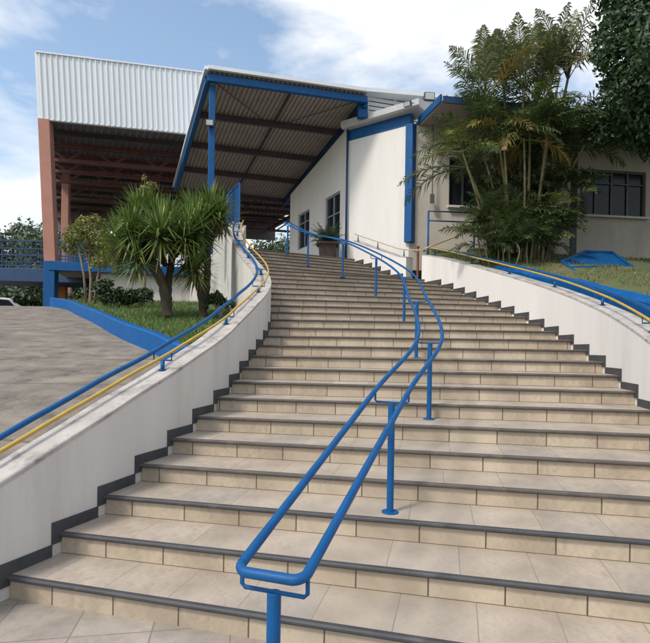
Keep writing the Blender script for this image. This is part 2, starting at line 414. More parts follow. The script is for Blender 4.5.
def rail_thing(name, fn, side, s0, s1, wh, posts, label, off_stair=.05, off_gard=.25, hr=.185, col_s='yellow_paint', second=True):
    base = fn((s0 + s1) / 2); w = thing(name, (base.x, base.y, zs((s0 + s1) / 2) + wh), label, 'handrail')
    P = []; Q = []
    for s in frange(s0, s1, .25):
        p, nv = fn(s), nrm(fn, s, side); z = zs(s) + wh + .03 + hr
        P.append(p + nv * off_gard + Vector((0, 0, z))); Q.append(p + nv * off_stair + Vector((0, 0, z)))
    m = MB(); m.tube(Q, .0155, 10); m.build('rail_bar', col_s, w, smooth=True)
    if second:
        m = MB(); m.tube(P, .022, 10); m.build('rail_bar', 'blue_paint', w, smooth=True)
    for s in posts:
        p, nv = fn(s), nrm(fn, s, side); zt = zs(s) + wh + .03
        c = p + nv * ((off_gard + off_stair) / 2 if second else off_stair)
        m = MB(); m.tube([c + Vector((0, 0, zt - .03)), c + Vector((0, 0, zt + hr - .085))], .02, 10)
        m.tube([c + Vector((0, 0, zt)), c + Vector((0, 0, zt + .008))], .042, 12)
        if second:
            m.tube([p + nv * off_gard + Vector((0, 0, zt + hr - .02)), p + nv * off_gard + Vector((0, 0, zt + hr - .085)), p + nv * off_stair + Vector((0, 0, zt + hr - .085)), p + nv * off_stair + Vector((0, 0, zt + hr - .012))], .009, 8)
        else:
            m.tube([c + Vector((0, 0, zt + hr - .09)), c + Vector((0, 0, zt + hr - .01))], .012, 8)
        m.build('rail_post', 'blue_paint', w, smooth=True)
rail_thing('wall_handrail', pin, 1, -6, 24.6, WALL_H, [-4.6, 1.15, 4.6, 8.6, 11.4, 14.6, 18, 21, 24], 'twin blue and yellow handrail mounted on top of the left stair wall')
rail_thing('wall_handrail', pout, -1, -6, 19.1, .64, [-4, -1, 1.6, 4.0, 6.8, 9.8, 12.8, 15.8, 18.7], 'twin blue and yellow handrail mounted on top of the right stair wall')
rail_thing('wall_handrail', pout, -1, 19.2, 25.2, .55, [19.9, 22.4, 24.8], 'thin tan handrail above the short wall at the top of the steps', hr=.2, col_s='tan_paint', second=False)

# ================================================================== CENTRAL TWIN HANDRAIL
posts = [(-.165, 1.58, -4), (.50, 3.33, -1), (1.12, 4.80, 2), (1.33, 6.55, 6), (1.43, 8.2, 10), (1.07, 9.65, 14), (.40, 11.0, 18), (-.50, 12.15, 21), (-1.12, 12.9, 24)]
cr = thing('centre_handrail', W(.5, 3.33, 0) * 1, 'blue tubular twin handrail on single posts winding up the middle of the staircase', 'handrail')
tab = {k: (p[0], p[1], zs(p[2])) for k, p in enumerate(posts)}
cs = spline(tab)
def cp(s): p = cs(s); return Vector((p.x, p.y * K, p.z))
HWID, RH = .125, .90
Lr, Rr = [], []
for s in frange(0, len(posts) - 1, .1):
    p = cp(s); d = cp(min(s + .05, 8)) - cp(max(s - .05, 0)); d.z = 0; d.normalize(); nv = Vector((-d.y, d.x, 0))
    Lr.append(p + nv * HWID + Vector((0, 0, RH))); Rr.append(p - nv * HWID + Vector((0, 0, RH)))
def uturn(pl, pr, outward):
    c = (pl + pr) / 2; e = (pl - pr) / 2; r = .05
    pts = []
    for k in range(1, 6):
        a = math.pi / 2 * k / 6
        pts.append(pl - e.normalized() * r * (1 - math.cos(a)) + outward * r * math.sin(a))
    for k in range(1, 6):
        a = math.pi / 2 * (1 - k / 6)
        pts.append(pr + e.normalized() * r * (1 - math.cos(a)) + outward * r * math.sin(a))
    return pts
d0 = (cp(0) - cp(.05)).normalized(); d1 = (cp(8) - cp(7.95)).normalized()
loop = Lr + uturn(Lr[-1], Rr[-1], d1) + Rr[::-1] + uturn(Rr[0], Lr[0], d0)
m = MB(); m.tube(loop, .0188, 12, closed=True); m.build('rail_bar', 'blue_paint', cr, smooth=True)
for k, p in enumerate(posts):
    c = cp(k); d = cp(min(k + .05, 8)) - cp(max(k - .05, 0)); d.z = 0; d.normalize(); nv = Vector((-d.y, d.x, 0))
    m = MB(); zt = RH - .085
    m.tube([c + Vector((0, 0, 0)), c + Vector((0, 0, zt))], .0255, 14)
    m.tube([c + Vector((0, 0, .001)), c + Vector((0, 0, .010))], .062, 20)
    po = m.build('rail_post', 'blue_paint', cr, smooth=False, bevel=.002)
    m = MB()
    m.tube([c + nv * HWID + Vector((0, 0, RH - .015)), c + nv * HWID + Vector((0, 0, zt + .012)), c + nv * (HWID - .012) + Vector((0, 0, zt)), c - nv * (HWID - .012) + Vector((0, 0, zt)), c - nv * HWID + Vector((0, 0, zt + .012)), c - nv * HWID + Vector((0, 0, RH - .015))], .008, 8)
    m.build('bracket', 'blue_paint', po, smooth=True)

# ================================================================== GROUND, DRIVEWAY, BEDS
m = MB()
fp = [(-9, -6), (9, -6), (9, 5), (-9, 5)]
rows = [[(x, y, 0) for x in frange(-9, 9, 1.5)] for y in frange(-6, 4.2, 1.5)]
m.grid(rows, [[(p[0] * .98 + p[1] * .17, p[1] * .98 - p[0] * .17) for p in r] for r in rows])
tag(m.build('pavement', 'paving_tile'), kind='structure')
# terrain sheet to the horizon
def terrain(x, y):
    r = math.hypot(x, y - 8)
    base = -.06
    t = max(0, min(1, (y - 15 * K) / 4)); t = t * t * (3 - 2 * t)
    left = max(0, min(1, (y - 4) / 12))
    z = base + (2.25 - base) * t
    z += 8 * max(0, min(1, (r - 70) / 200)) ** 1.5
    return z
m = MB(); xs = [-600, -300, -150, -80, -50, -35, -25, -18, -14, -10, -6, -3, 0, 3, 6, 10, 14, 20, 30, 50, 80, 150, 300, 600]
ys = [-600, -300, -100, -40, -15, -6, 0, 4, 8, 12, 15, 16.5, 17.5, 18.5, 19.5, 21, 23, 26, 30, 36, 45, 60, 80, 120, 200, 350, 600]
m.grid([[(x, y, terrain(x, y)) for x in xs] for y in ys]); tag(m.build('ground', 'hill_ground', smooth=True), kind='structure')

def ramp_z(d):
    T = [(-1, -1.62), (1.2, -1.5), (2.2, -1.28), (3.2, -1.0), (4.5, -.56), (7, -.08), (14.6, 1.21), (15.4, 1.25), (18, .9)]
    for (a, za), (b, zb) in zip(T, T[1:]):
        if d <= b: return za + (zb - za) * (d - a) / (b - a)
    return T[-1][1]
KERB = {0: (-1.75, 5.75), 1: (-2.12, 6.15), 2: (-2.63, 6.84), 3: (-3.4, 7.75), 4: (-4.27, 8.9), 5: (-5.15, 10.1), 6: (-6.4, 11.7), 7: (-7.7, 13.4), 8: (-8.9, 14.5)}
_k = spline(KERB)
def kerb_x(d):
    best = min((abs(_k(t).y - d), _k(t).x) for t in frange(0, 8, .02)); return best[1]
def wall_x(d):
    best = min((abs(_in(t).y - d), _in(t).x) for t in frange(-6, 12, .02)); return best[1] - .14
rows, uvs = [], []
for d in frange(-.5, 18, .25):
    if d < 1.85: xr = -2.7
    elif d < 5.95: xr = wall_x(d)
    elif d < 14.5: xr = kerb_x(d) + .03
    else: xr = -8.9
    r = [xr + (-30 - xr) * (k / 16) ** 1.7 for k in range(17)]
    rows.append([W(x, d, ramp_z(d) + .012 * mnoise.noise(Vector((x * .6, d * .6, 0)))) for x in r]); uvs.append([(x, d * K) for x in r])
m = MB(); m.grid(rows, uvs); tag(m.build('driveway', 'concrete', smooth=True, fix=True), kind='structure')

def bed_z(d): return ramp_z(d) + .26
m = MB(); secs = []
for t in frange(0, 8, .15):
    p = _k(t); d = _k(min(8, t + .1)) - _k(max(0, t - .1)); d = Vector((d.x, d.y * K, 0)).normalized(); nv = Vector((d.y, -d.x, 0))
    hh = .30
    a = W(p.x, p.y, ramp_z(p.y)); a0 = a - nv * .0; b0 = a + nv * .16
    secs.append([a0 + Vector((0, 0, -.3)), a0 + Vector((0, 0, hh - .02)), a0 + nv * .02 + Vector((0, 0, hh)), b0 - nv * .02 + Vector((0, 0, hh)), b0 + Vector((0, 0, hh - .02)), b0 + Vector((0, 0, -.3))])
m.sweep(secs); tag(m.build('kerb_wall', 'blue_kerb', fix=True), 'low bright blue painted kerb wall curving between concrete driveway and grass bed', 'kerb')
BACK = {0: (-1.42, 5.75), 1: (-1.30, 6.6), 2: (-1.2, 7.4), 3: (-1.2, 8.2), 4: (-1.75, 9.6), 5: (-2.4, 12), 6: (-3.0, 14.5), 7: (-6, 16.2), 8: (-9.2, 15.4)}
_b = spline(BACK)
bed_rows = []
for t in frange(0, 8, .1):
    a, b = _k(t), _b(t)
    bed_rows.append([(a.lerp(b, q / 10).x - (.0 if q else -.05), a.lerp(b, q / 10).y) for q in range(11)])
def bedpt(p): return W(p[0], p[1], bed_z(min(p[1], 14.6)) - .045 + .02 * mnoise.noise(Vector((p[0] * 1.5, p[1] * 1.5, 3))))
m = MB(); m.grid([[bedpt(p) for p in r] for r in bed_rows]); tag(m.build('grass_bed', 'turf', smooth=True, fix=True), kind='structure')

# right lawn
LB = {0: (13, 14.4), 4: (12, 14.4), 8: (9, 14.15), 12: (6, 13.85), 16: (3.8, 13.65), 18.5: (3.1, 13.5), 19.6: (2.75, 13.4)}
_l = spline(LB)
def lawn(s, q):
    a = pout(s) + nrm(pout, s, -1) * .2; b = _l(s); za = zs(s) + .64 - .12
    A = Vector((a.x, a.y, za)); B = W(b.x, b.y, 2.95)
    p = A.lerp(B, q); p.z += .30 * math.sin(math.pi * q) * (1 if s < 15 else .4) + .04 * mnoise.noise(p * 1.3)
    return p
m = MB(); m.grid([[lawn(s, q / 12) for q in range(13)] for s in frange(0, 19.1, .4)]); tag(m.build('lawn', 'dry_turf', smooth=True, fix=True), kind='structure')
# blue kerb edging the lawn
m = MB(); secs = []
for s in frange(0, 17.6, .25):
    q0 = .62 - .012 * s
    a = pout(s); nv = nrm(pout, s, -1); w = .24 if s < 8 else .20
    L0 = lawn(s, 0.08); z = L0.z + .0
    A = a + nv * q0; B = a + nv * (q0 + w)
    secs.append([(A.x, A.y, z - .6), (A.x, A.y, z - .02), (A.x + nv.x * .02, A.y + nv.y * .02, z), (B.x, B.y, z + .03), (B.x, B.y, z - .6)])
m.sweep(secs); tag(m.build('lawn_kerb', 'blue_kerb', fix=True), 'blue painted kerb edging the dry lawn behind the right stair wall', 'kerb')

# grass blades
def blades(n, sampler, h, mat, name, label):
    m = MB()
    for _ in range(n):
        p = sampler(); a = rnd.uniform(0, 2 * math.pi); w = rnd.uniform(.006, .014); hh = h * rnd.uniform(.4, 1.2)
        d = Vector((math.cos(a), math.sin(a), 0)); ln = Vector((rnd.gauss(0, .35), rnd.gauss(0, .35), 0)) * hh
        m.quad(p - d * w, p + d * w, p + ln + Vector((0, 0, hh)))
    o = m.build(name, mat); tag(o, label, 'grass', kind='stuff')
def samp_bed():
    while True:
        t = rnd.uniform(0.4, 7.6); q = rnd.uniform(.07, .97); a, b = _k(t), _b(t); p = a.lerp(b, q); 
        if mnoise.noise(Vector((p.x * 1.2, p.y * 1.2, 9))) > -.35: return bedpt((p.x, p.y)) - Vector((0, 0, .01))
blades(16000, samp_bed, .10, 'grass_blade', 'grass', 'short green grass growing in the bed below the yucca trees')
def samp_lawn():
    while True:
        s, q = rnd.uniform(0, 18.5), rnd.uniform(.12, .97)
        p = lawn(s, q)
        if mnoise.noise(p * .9) > -.15: return p - Vector((0, 0, .01))
blades(14000, samp_lawn, .07, 'grass_dry', 'grass', 'sparse dry grass on the lawn behind the right stair wall')

# ================================================================== UPPER TERRACE
poly = [(-2.32, 12.95), (.9, 14.28), (.7, 14.7), (-1.45, 18.6), (6, 21), (6, 34), (-14, 34), (-9.5, 15.6), (-5, 16.4), (-3.55, 14.45), (-2.62, 12.95)]
m = MB(); m.prism([(x, y * K) for x, y in poly], FLOOR - .30, FLOOR - .003); tag(m.build('terrace_floor', 'concrete_floor', fix=True), kind='structure')

def plan_wall(name, pts, z0, z1, th, mat, label, cap=None, cat='wall'):
    P = [W(x, y) for x, y in pts]
    c = sum((p for p in P), Vector()) / len(P)
    w = thing(name, (c.x, c.y, z0), label, cat)
    m = MB(); cc = MB()
    for a, b in zip(P, P[1:]):
        d = (b - a); d.z = 0; d.normalize(); nv = Vector((-d.y, d.x, 0)) * th
        m.hexa([(a.x, a.y, z0), (b.x, b.y, z0), (b.x + nv.x, b.y + nv.y, z0), (a.x + nv.x, a.y + nv.y, z0)], [(a.x, a.y, z1), (b.x, b.y, z1), (b.x + nv.x, b.y + nv.y, z1), (a.x + nv.x, a.y + nv.y, z1)])
        a2, b2 = a - nv * .06, b - nv * .06; nv2 = nv * 1.12
        cc.hexa([(a2.x, a2.y, z1 + .002), (b2.x, b2.y, z1 + .002), (b2.x + nv2.x, b2.y + nv2.y, z1 + .002), (a2.x + nv2.x, a2.y + nv2.y, z1 + .002)],
                [(a2.x, a2.y, z1 + .04), (b2.x, b2.y, z1 + .04), (b2.x + nv2.x, b2.y + nv2.y, z1 + .04), (a2.x + nv2.x, a2.y + nv2.y, z1 + .04)])
    m.build('wall_body', mat, w, fix=True)
    if cap: cc.build('coping', cap, w, fix=True)
    return w
plan_wall('parapet_wall', [(-3.72, 14.5), (-2.62, 12.55)], 1.2, EYE + 3.45, .26, 'wall_stained', 'tall grey-stained white parapet wall at the head of the stairs behind the yucca trees', 'coping')
plan_wall('retaining_wall', [(-8.0, 15.95), (-5.0, 16.5), (-3.6, 14.7)], 1.2, FLOOR - .31, .2, 'wall_stained', 'white retaining wall under the terrace edge, half hidden behind shrubs')
# blue panel on the parapet
a, b = W(-2.62, 12.75, 3.5), W(-3.25, 13.9, 3.5)
t = thing('guard_fence', (a + b) / 2, 'short blue slatted metal fence standing on the stained parapet wall', 'railing')
d = (b - a).normalized(); m = MB(); nv = Vector((-d.y, d.x, 0))
off = nv * -.13
for z0, z1, h in ((.0, .0, .05), (1.12, 1.12, .05)):
    m.beam(a + off + Vector((0, 0, z0 + .03)), b + off + Vector((0, 0, z1 + .03)), .05, h)
for k in range(3):
    p = a.lerp(b, k / 2) + off; m.beam(p + Vector((0, 0, .055)), p + Vector((0, 0, 1.125)), .05, .05)
m.build('panel_frame', 'blue_paint', t)
m = MB(); L = (b - a).length
for k in range(int(L / .06)):
    p = a + d * (.05 + k * .06) + off
    m.beam(p + Vector((0, 0, .06)), p + Vector((0, 0, 1.12)), .035, .012)
m.build('slats', 'blue_paint', t)

# ================================================================== COVERED HALL
hd = Vector((1, .184 * K, 0)).normalized(); hn = Vector((-hd.y, hd.x, 0)); hw = Vector((-.57, K, 0)).normalized()   # hw: the hall's long side
hall = thing('covered_hall', W(-9.54, 15.5, 2.82), 'large open-sided hall with white corrugated fascia, dark roof underside and tall reddish pillars', 'building')
H0 = W(-9.54, 15.5, 0); LEN = 10.5; DEPTH = 15.0
TL, BL = at(36.5, 52, 15.4), at(40, 118.5, 15.5)
zt, zb_ = TL.z, BL.z
# fascia: trapezoid ribs
m = MB(); n = int(9.0 / .18); pr = []
for k in range(n):
    for fr, o in ((0, 0), (.30, 0), (.42, .035), (.58, .035), (.70, 0)):
        pr.append(((k + fr) * .18, o))
top0 = TL; bot0 = BL
rows = [[], []]
for x, o in pr:
    rows[0].append(bot0 + hd * x - hn * o); rows[1].append(top0 + hd * x - hn * o)
m.grid(rows)
back = [[p + hn * .06 for p in r] for r in rows]
m.grid(back[::-1])
m.beam(top0 - hd * .02 + hn * .02, top0 + hd * 9 + hn * .02, .14, .05); m.beam(bot0 - hd * .02 + hn * .05, bot0 + hd * 9 + hn * .05, .12, .05)
m.beam(bot0 + hn * .03 - hd * .01, top0 + hn * .03 - hd * .01, .03, .12)
m.build('fascia', 'metal_white', hall)
# roof underside (corrugated, ribs running back) gently rising
m = MB(); rows = [[], []]
z0 = zb_ + .25; R0 = Vector((BL.x, BL.y, 0)) + hn * .1; RW = 13.5
for k in range(int(RW / .25)):
    for fr, o in ((0, 0), (.35, 0), (.5, .05), (.85, .05)):
        p = R0 + hd * ((k + fr) * .25)
        rows[0].append(Vector((p.x, p.y, z0 + o))); q = p + hw * DEPTH; rows[1].append(Vector((q.x, q.y, z0 + o + .25)))
m.grid(rows); m.grid([[p + Vector((0, 0, .12)) for p in r] for r in rows[::-1]]); m.build('roof', 'hall_sheet', hall)
for k in range(11):
    p = R0 + hw * (.15 + k * 1.45); q = p + hd * RW; zz = z0 - .10 + .25 * (k * 1.45 / DEPTH)
    m = MB(); m.beam((p.x, p.y, zz), (q.x, q.y, zz), .10, .16); m.build('purlin', 'beam_brown', hall)
for k in (1, 2, 3, 5, 8):
    p = R0 + hw * (.9 + k * 1.45); m = MB(); zz = z0 - .24; dz = Vector((0, 0, 1))
    a = Vector((p.x, p.y, zz))
    m.beam(a, a + hd * RW, .14, .14); m.beam(a - dz * .62, a - dz * .62 + hd * RW, .14, .12)
    for j in range(16):
        b = a + hd * (j * RW / 16); c = a + hd * ((j + 1) * RW / 16)
        m.beam(b - dz * (.62 if j % 2 else 0), c - dz * (0 if j % 2 else .62), .07, .07)
    m.build('truss', 'truss_red', hall)
m = MB(); p = R0 + hw * (DEPTH + .02); q = p + hd * RW; m.beam((p.x, p.y, z0 - .32), (q.x, q.y, z0 - .32), .06, 1.3); m.build('rear_panel', 'hall_sheet', hall)
for k in (0, 4, 8):
    p = R0 + hd * (.2 + k * 1.6); m = MB(); a = Vector((p.x, p.y, z0 - .3)); m.beam(a, a + hw * DEPTH, .16, .2); m.build('rafter', 'truss_red', hall)
# big front pillar leaning outward, other pillars
def pillar(a, b, w, dd, mat):
    m = MB(); ax = hd * w / 2; ay = hn * dd / 2
    m.hexa([a - ax - ay, a + ax - ay, a + ax + ay, a - ax + ay], [b - ax - ay, b + ax - ay, b + ax + ay, b - ax + ay]); return m.build('pillar', mat, hall, bevel=.01)
pillar(at(50, 261.5, 15.5) + hn * .2, at(43.8, 119, 15.5) + hn * .2, .36, .5, 'pillar_red')
for x, y in ((.6, DEPTH - .4), (7.2, DEPTH * .3), (8.3, DEPTH - .4), (.45, DEPTH * .42)):
    p = Vector((H0.x, H0.y, 0)) + hd * x + hw * y
    pillar(Vector((p.x, p.y, FLOOR)), Vector((p.x, p.y, z0 - .3)), .3, .36, 'pillar_brown' if x > 1 else 'pillar_red')
# floor edge beam + blue plinth column
m = MB(); a = H0 + hd * .0; m.beam((a.x, a.y, FLOOR - .14), (a.x + hd.x * 5.6, a.y + hd.y * 5.6, FLOOR - .14), .22, .32); m.build('floor_beam', 'blue_paint', hall, bevel=.01)
p = at(49.5, 280, 15.5) + hn * .16
pw = .36
m = MB(); m.box((p.x, p.y, (FLOOR + 2.6) / 2 - .1), hd * pw / 2, hn * .24, Vector((0, 0, (FLOOR - 2.6) / 2 + .12))); m.build('plinth_column', 'blue_paint', hall, bevel=.012)
p = at(62.5, 290, 18.5); m = MB(); m.box((p.x, p.y, 3.3), hd * .16, hn * .16, Vector((0, 0, 1.1))); m.build('support_column', 'orange_paint', hall, bevel=.01)
# front guard rail of the hall floor
t = thing('guard_railing', H0 + Vector((0, 0, FLOOR - EYE)), 'blue barred guard railing along the front edge of the hall floor', 'railing')
m = MB(); a = Vector((H0.x, H0.y, FLOOR)) + hd * .35 + hn * .1; Lg = 5
for z in (.12, .55, 1.0): m.beam(a + Vector((0, 0, z)), a + hd * Lg + Vector((0, 0, z)), .04, .04)
m.build('rail_bar', 'blue_paint', t)
m = MB()
for k in range(34):
    p = a + hd * (k * .15); m.beam(p + Vector((0, 0, .02)), p + Vector((0, 0, 1.0)), .016, .016)
m.build('balusters', 'blue_paint', t)

# footbridge to the left
t = thing('footbridge', W(-12.5, 17, 2.3), 'dark blue footbridge with barred railing leading left from the hall', 'bridge')
a, b = W(-9.2, 17.1, 2.58), W(-19, 16.6, 2.58); d = (b - a).normalized(); nv = Vector((-d.y, d.x, 0))
m = MB(); m.beam(a - nv * 0 + nv * -.9, b - nv * .9, 1.8, .5); m.build('deck', 'navy_steel', t, bevel=.01)
m = MB()
for z in (.35, .75, 1.3): m.beam(a + Vector((0, 0, z)) - nv * .05, b + Vector((0, 0, z)) - nv * .05, .05, .05); m.beam(a + Vector((0, 0, z)) - nv * 1.75, b + Vector((0, 0, z)) - nv * 1.75, .05, .05)
m.build('rail_bar', 'navy_steel', t)
L = (b - a).length
for o in (.05, 1.75):
    m = MB()
    for k in range(int(L / .18)):
        p = a + d * (k * .18) - nv * o; m.beam(p + Vector((0, 0, .25)), p + Vector((0, 0, 1.3)), .02, .02)
    m.build('balusters', 'navy_steel', t)

# ================================================================== ENTRANCE CANOPY
A, B, C, D_ = W(-3.39, 12.57, 7.60), W(1.13, 13.74, 7.70), W(-1.9, 20.0, 6.60), W(-6.26, 18.57, 6.55)
can = thing('entrance_canopy', W(-3.1, 13.2, 2.82), 'tilted entrance canopy with brown corrugated underside, dark purlins and blue edge beams', 'canopy')
def cq(x, y, off=0):
    p = A.lerp(B, x).lerp(D_.lerp(C, x), y); return p + Vector((0, 0, off))
m = MB(); rows = [[], []]; n = 34
for k in range(n):
    for fr, o in ((0, 0), (.5, 0), (.6, .045), (.9, .045)):
        x = min(1, (k + fr) / n); rows[0].append(cq(x, -.015, o)); rows[1].append(cq(x, 1.02, o))
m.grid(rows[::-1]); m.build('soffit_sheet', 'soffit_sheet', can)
m = MB(); m.grid([[p + Vector((0, 0, .05)) for p in r] for r in rows])
m.beam(cq(-.005, -.02, .09), cq(1.0, -.02, .09), .10, .10); m.beam(cq(-.012, -.02, .08), cq(-.012, 1.02, .08), .12, .10)
m.build('roof_sheet', 'metal_white', can)
e = (B - A).normalized()
for y in (.25, .5, .75, 1.0):
    m = MB(); m.beam(cq(.0, y, -.11), cq(.985, y, -.11), .10, .18); m.build('purlin', 'beam_brown', can)
for x in (.52,):
    m = MB(); m.beam(cq(x, .01, -.05), cq(x, 1, -.05), .06, .08); m.build('rafter', 'beam_brown', can)
m = MB()
for x0, x1 in ((.03, .5), (.97, .54)):
    m.tube([cq(x0, .02, -.06), cq(x1, .27, -.06)], .012, 6)
m.build('brace_rod', 'beam_brown', can)
m = MB(); m.beam(cq(-.005, 0, -.11), cq(1.005, 0, -.11), .14, .19); m.build('edge_beam', 'blue_paint', can)
m = MB(); m.beam(cq(0, .012, -.11), cq(0, 1.0, -.11), .12, .2); m.build('edge_beam', 'blue_paint', can)
m = MB(); m.beam(cq(1, .012, -.16), cq(1, 1.0, -.16), .14, .26); m.build('edge_beam', 'navy_steel', can)
m = MB(); q = cq(1, .03, -.3); m.box(q + Vector((0, 0, .04)), hd * .15, hn * .10, Vector((0, 0, .28))); m.tube([q - hn * .1 + hd * .06 + Vector((0, 0, .1)), q - hn * .16 + hd * .06 + Vector((0, 0, .1))], .05, 12); m.build('end_plate', 'blue_paint', can, bevel=.01)
q = cq(.035, .03); fl = at(208, 225, 12.75)
ct = Vector((q.x, q.y, 0))
m = MB(); m.box((ct.x, ct.y, (FLOOR - .2 + q.z - .2) / 2), e * .085, Vector((-e.y, e.x, 0)) * .085, Vector((0, 0, (q.z - .2 - FLOOR + .2) / 2))); m.build('column', 'blue_paint', can, bevel=.008)

# ================================================================== MAIN BUILDING ON THE RIGHT
Q0, Q1, NN, RR = W(.65, 14.6), W(-1.52, 18.5), W(2.45, 13.45), W(13.5, 14.55)
bld = thing('main_building', W(3, 15, 2.82), 'cream building with blue corner band and pillar, shaded veranda and barred windows', 'building')
def wall_open(Aq, Bq, zA, zB, z0, th, ops, side, mat='wall_white', name='wall'):
    d = (Bq - Aq); d.z = 0; L = d.length; d.normalize(); nv = Vector((-d.y, d.x, 0)) * side   # nv points inward
    cuts = sorted({0, L} | {x for o in ops for x in o[:2]})
    m = MB()
    def top(s): return zA + (zB - zA) * s / L
    def blk(sa, sb, za0, zb0, za1, zb1):
        P = [Aq + d * sa, Aq + d * sb, Aq + d * sb + nv * th, Aq + d * sa + nv * th]
        if side < 0: idx = (3, 2, 1, 0)
        else: idx = (0, 1, 2, 3)
        bz = [za0, zb0, zb0, za0]; tz = [za1, zb1, zb1, za1]
        m.hexa([(P[i].x, P[i].y, bz[i]) for i in idx], [(P[i].x, P[i].y, tz[i]) for i in idx])
    for sa, sb in zip(cuts, cuts[1:]):
        mid = (sa + sb) / 2; o = [q for q in ops if q[0] < mid < q[1]]
        if o:
            if o[0][2] > z0 + .01: blk(sa, sb, z0, z0, o[0][2], o[0][2])
            blk(sa, sb, o[0][3], o[0][3], top(sa), top(sb))
        else: blk(sa, sb, z0, z0, top(sa), top(sb))
    w = m.build(name, mat, bld, fix=True)
    return d, nv, L
def window(Aq, d, nv, s0, s1, z0, z1, nx, fr='frame_grey', name='window', depth=.10, nz=0, bars=False):
    m = MB(); o = nv * depth
    def P(s, z, k=0): p = Aq + d * s + o + nv * k; return Vector((p.x, p.y, z))
    w = .055
    m.beam(P(s0, z0 + w / 2), P(s1, z0 + w / 2), .06, w); m.beam(P(s0, z1 - w / 2), P(s1, z1 - w / 2), .06, w)
    for k in range(nx + 1):
        s = s0 + w / 2 + (s1 - s0 - w) * k / nx; m.beam(P(s, z0 + w), P(s, z1 - w), w * (1 if k in (0, nx) else .7), .058, up=d)
    for k in range(1, nz + 1):
        z = z0 + (z1 - z0) * (.72 if nz == 1 else k / (nz + 1)); m.beam(P(s0 + w, z), P(s1 - w, z), .05, .04)
    f = m.build(name, fr, bld)
    g = MB(); c = P((s0 + s1) / 2, (z0 + z1) / 2, .03); g.box(c, d * ((s1 - s0) / 2 - .01), nv * .006, Vector((0, 0, (z1 - z0) / 2 - .01))); g.build('pane', 'glass_dark', f)
    if bars:
        r = MB()
        for k in range(1, nx * 3):
            s = s0 + (s1 - s0) * k / (nx * 3); r.tube([P(s, z0 + .02, -.06), P(s, z1 - .02, -.06)], .008, 6)
        r.build('bars', 'lamp_body', f)
    return f
ZB = FLOOR - .25
sc = (Q1 - Q0).length / 4.47
# side wall (door and window), top falls away under the canopy
dd = (Q1 - Q0).normalized(); Ls = (Q1 - Q0).length
fS = Ls / 3.9
door = (.41 * fS, 1.32 * fS, FLOOR, FLOOR + 2.45); win = (2.37 * fS, 3.25 * fS, EYE + 3.85, EYE + 5.25)
d, nv, L = wall_open(Q0, Q1, EYE + 7.20, EYE + 6.28, ZB, .2, [door, win], -1, 'wall_white', 'side_wall')
window(Q0, d, nv, *door, 2, name='door', nz=1, depth=.08)
window(Q0, d, nv, *win, 2, depth=.08, nz=1)
# front block
zt_ = EYE + 6.72
d, nv, L = wall_open(Q0, NN, zt_, zt_, ZB, .2, [], 1, 'wall_white', 'front_wall')
m = MB(); off = -nv * .012
m.hexa([Q0 + off + Vector((0, 0, zt_ - EYE + .003)), NN + off + Vector((0, 0, zt_ - EYE + .003)), NN + nv * .22 + Vector((0, 0, zt_ - EYE + .003)), Q0 + nv * .22 + Vector((0, 0, zt_ - EYE + .003))],
       [Q0 + off + Vector((0, 0, 7.05)), NN + off + Vector((0, 0, 7.05)), NN + nv * .22 + Vector((0, 0, 7.05)), Q0 + nv * .22 + Vector((0, 0, 7.05))])
m.build('blue_band', 'blue_paint', bld, fix=True)
m = MB(); c = NN + d * .02; m.box((c.x, c.y, (ZB + zt_) / 2 + .3), d * .12, nv * .12, Vector((0, 0, (zt_ - ZB) / 2 - .32))); m.build('corner_pillar', 'blue_paint', bld, bevel=.01)
# eaves gutter over the front block
m = MB(); g0, g1 = Q0 - nv * .25 - d * .1, NN - nv * .25 + d * .42
secs = []
for p in (g0, g1):
    secs.append([p + nv * .75 + Vector((0, 0, 7.06)), p + Vector((0, 0, 7.06)), p - nv * .06 + Vector((0, 0, 7.10)), p - nv * .07 + Vector((0, 0, 7.27)), p + nv * .0 + Vector((0, 0, 7.28)), p + nv * .75 + Vector((0, 0, 7.42))])
m.sweep(secs); m.build('gutter', 'gutter_grey', bld, fix=True)
# louvred gable between the block and the main roof
LA, LB_ = W(1.22, 14.15), W(3.0, 14.6)
m = MB(); dl = (LB_ - LA).normalized()
for k in range(6):
    z = 7.16 + k * .14; m.beam(LA + Vector((0, 0, z)), LB_ + Vector((0, 0, z)), .04, .10, up=(0, -.5, 1))
for k in range(3):
    p = LA.lerp(LB_, k / 2); m.beam(p + Vector((0, 0, 7.1)), p + Vector((0, 0, 8.0)), .06, .06)
m.build('louvre', 'metal_white', bld)
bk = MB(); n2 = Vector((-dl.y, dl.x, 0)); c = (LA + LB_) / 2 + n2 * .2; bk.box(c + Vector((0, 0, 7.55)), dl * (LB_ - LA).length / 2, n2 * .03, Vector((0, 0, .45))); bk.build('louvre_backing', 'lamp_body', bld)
# main roof beyond the canopy
m = MB(); e0, e1 = W(1.05, 13.75, 7.88), W(3.9, 14.35, 8.02)
b0, b1 = W(-.9, 18.5, 8.0), W(3.9, 19.5, 8.15)
m.hexa([e0, e1, b1, b0], [e0 + Vector((0, 0, .12)), e1 + Vector((0, 0, .12)), b1 + Vector((0, 0, .12)), b0 + Vector((0, 0, .12))]); m.build('main_roof', 'metal_white', bld, fix=True)
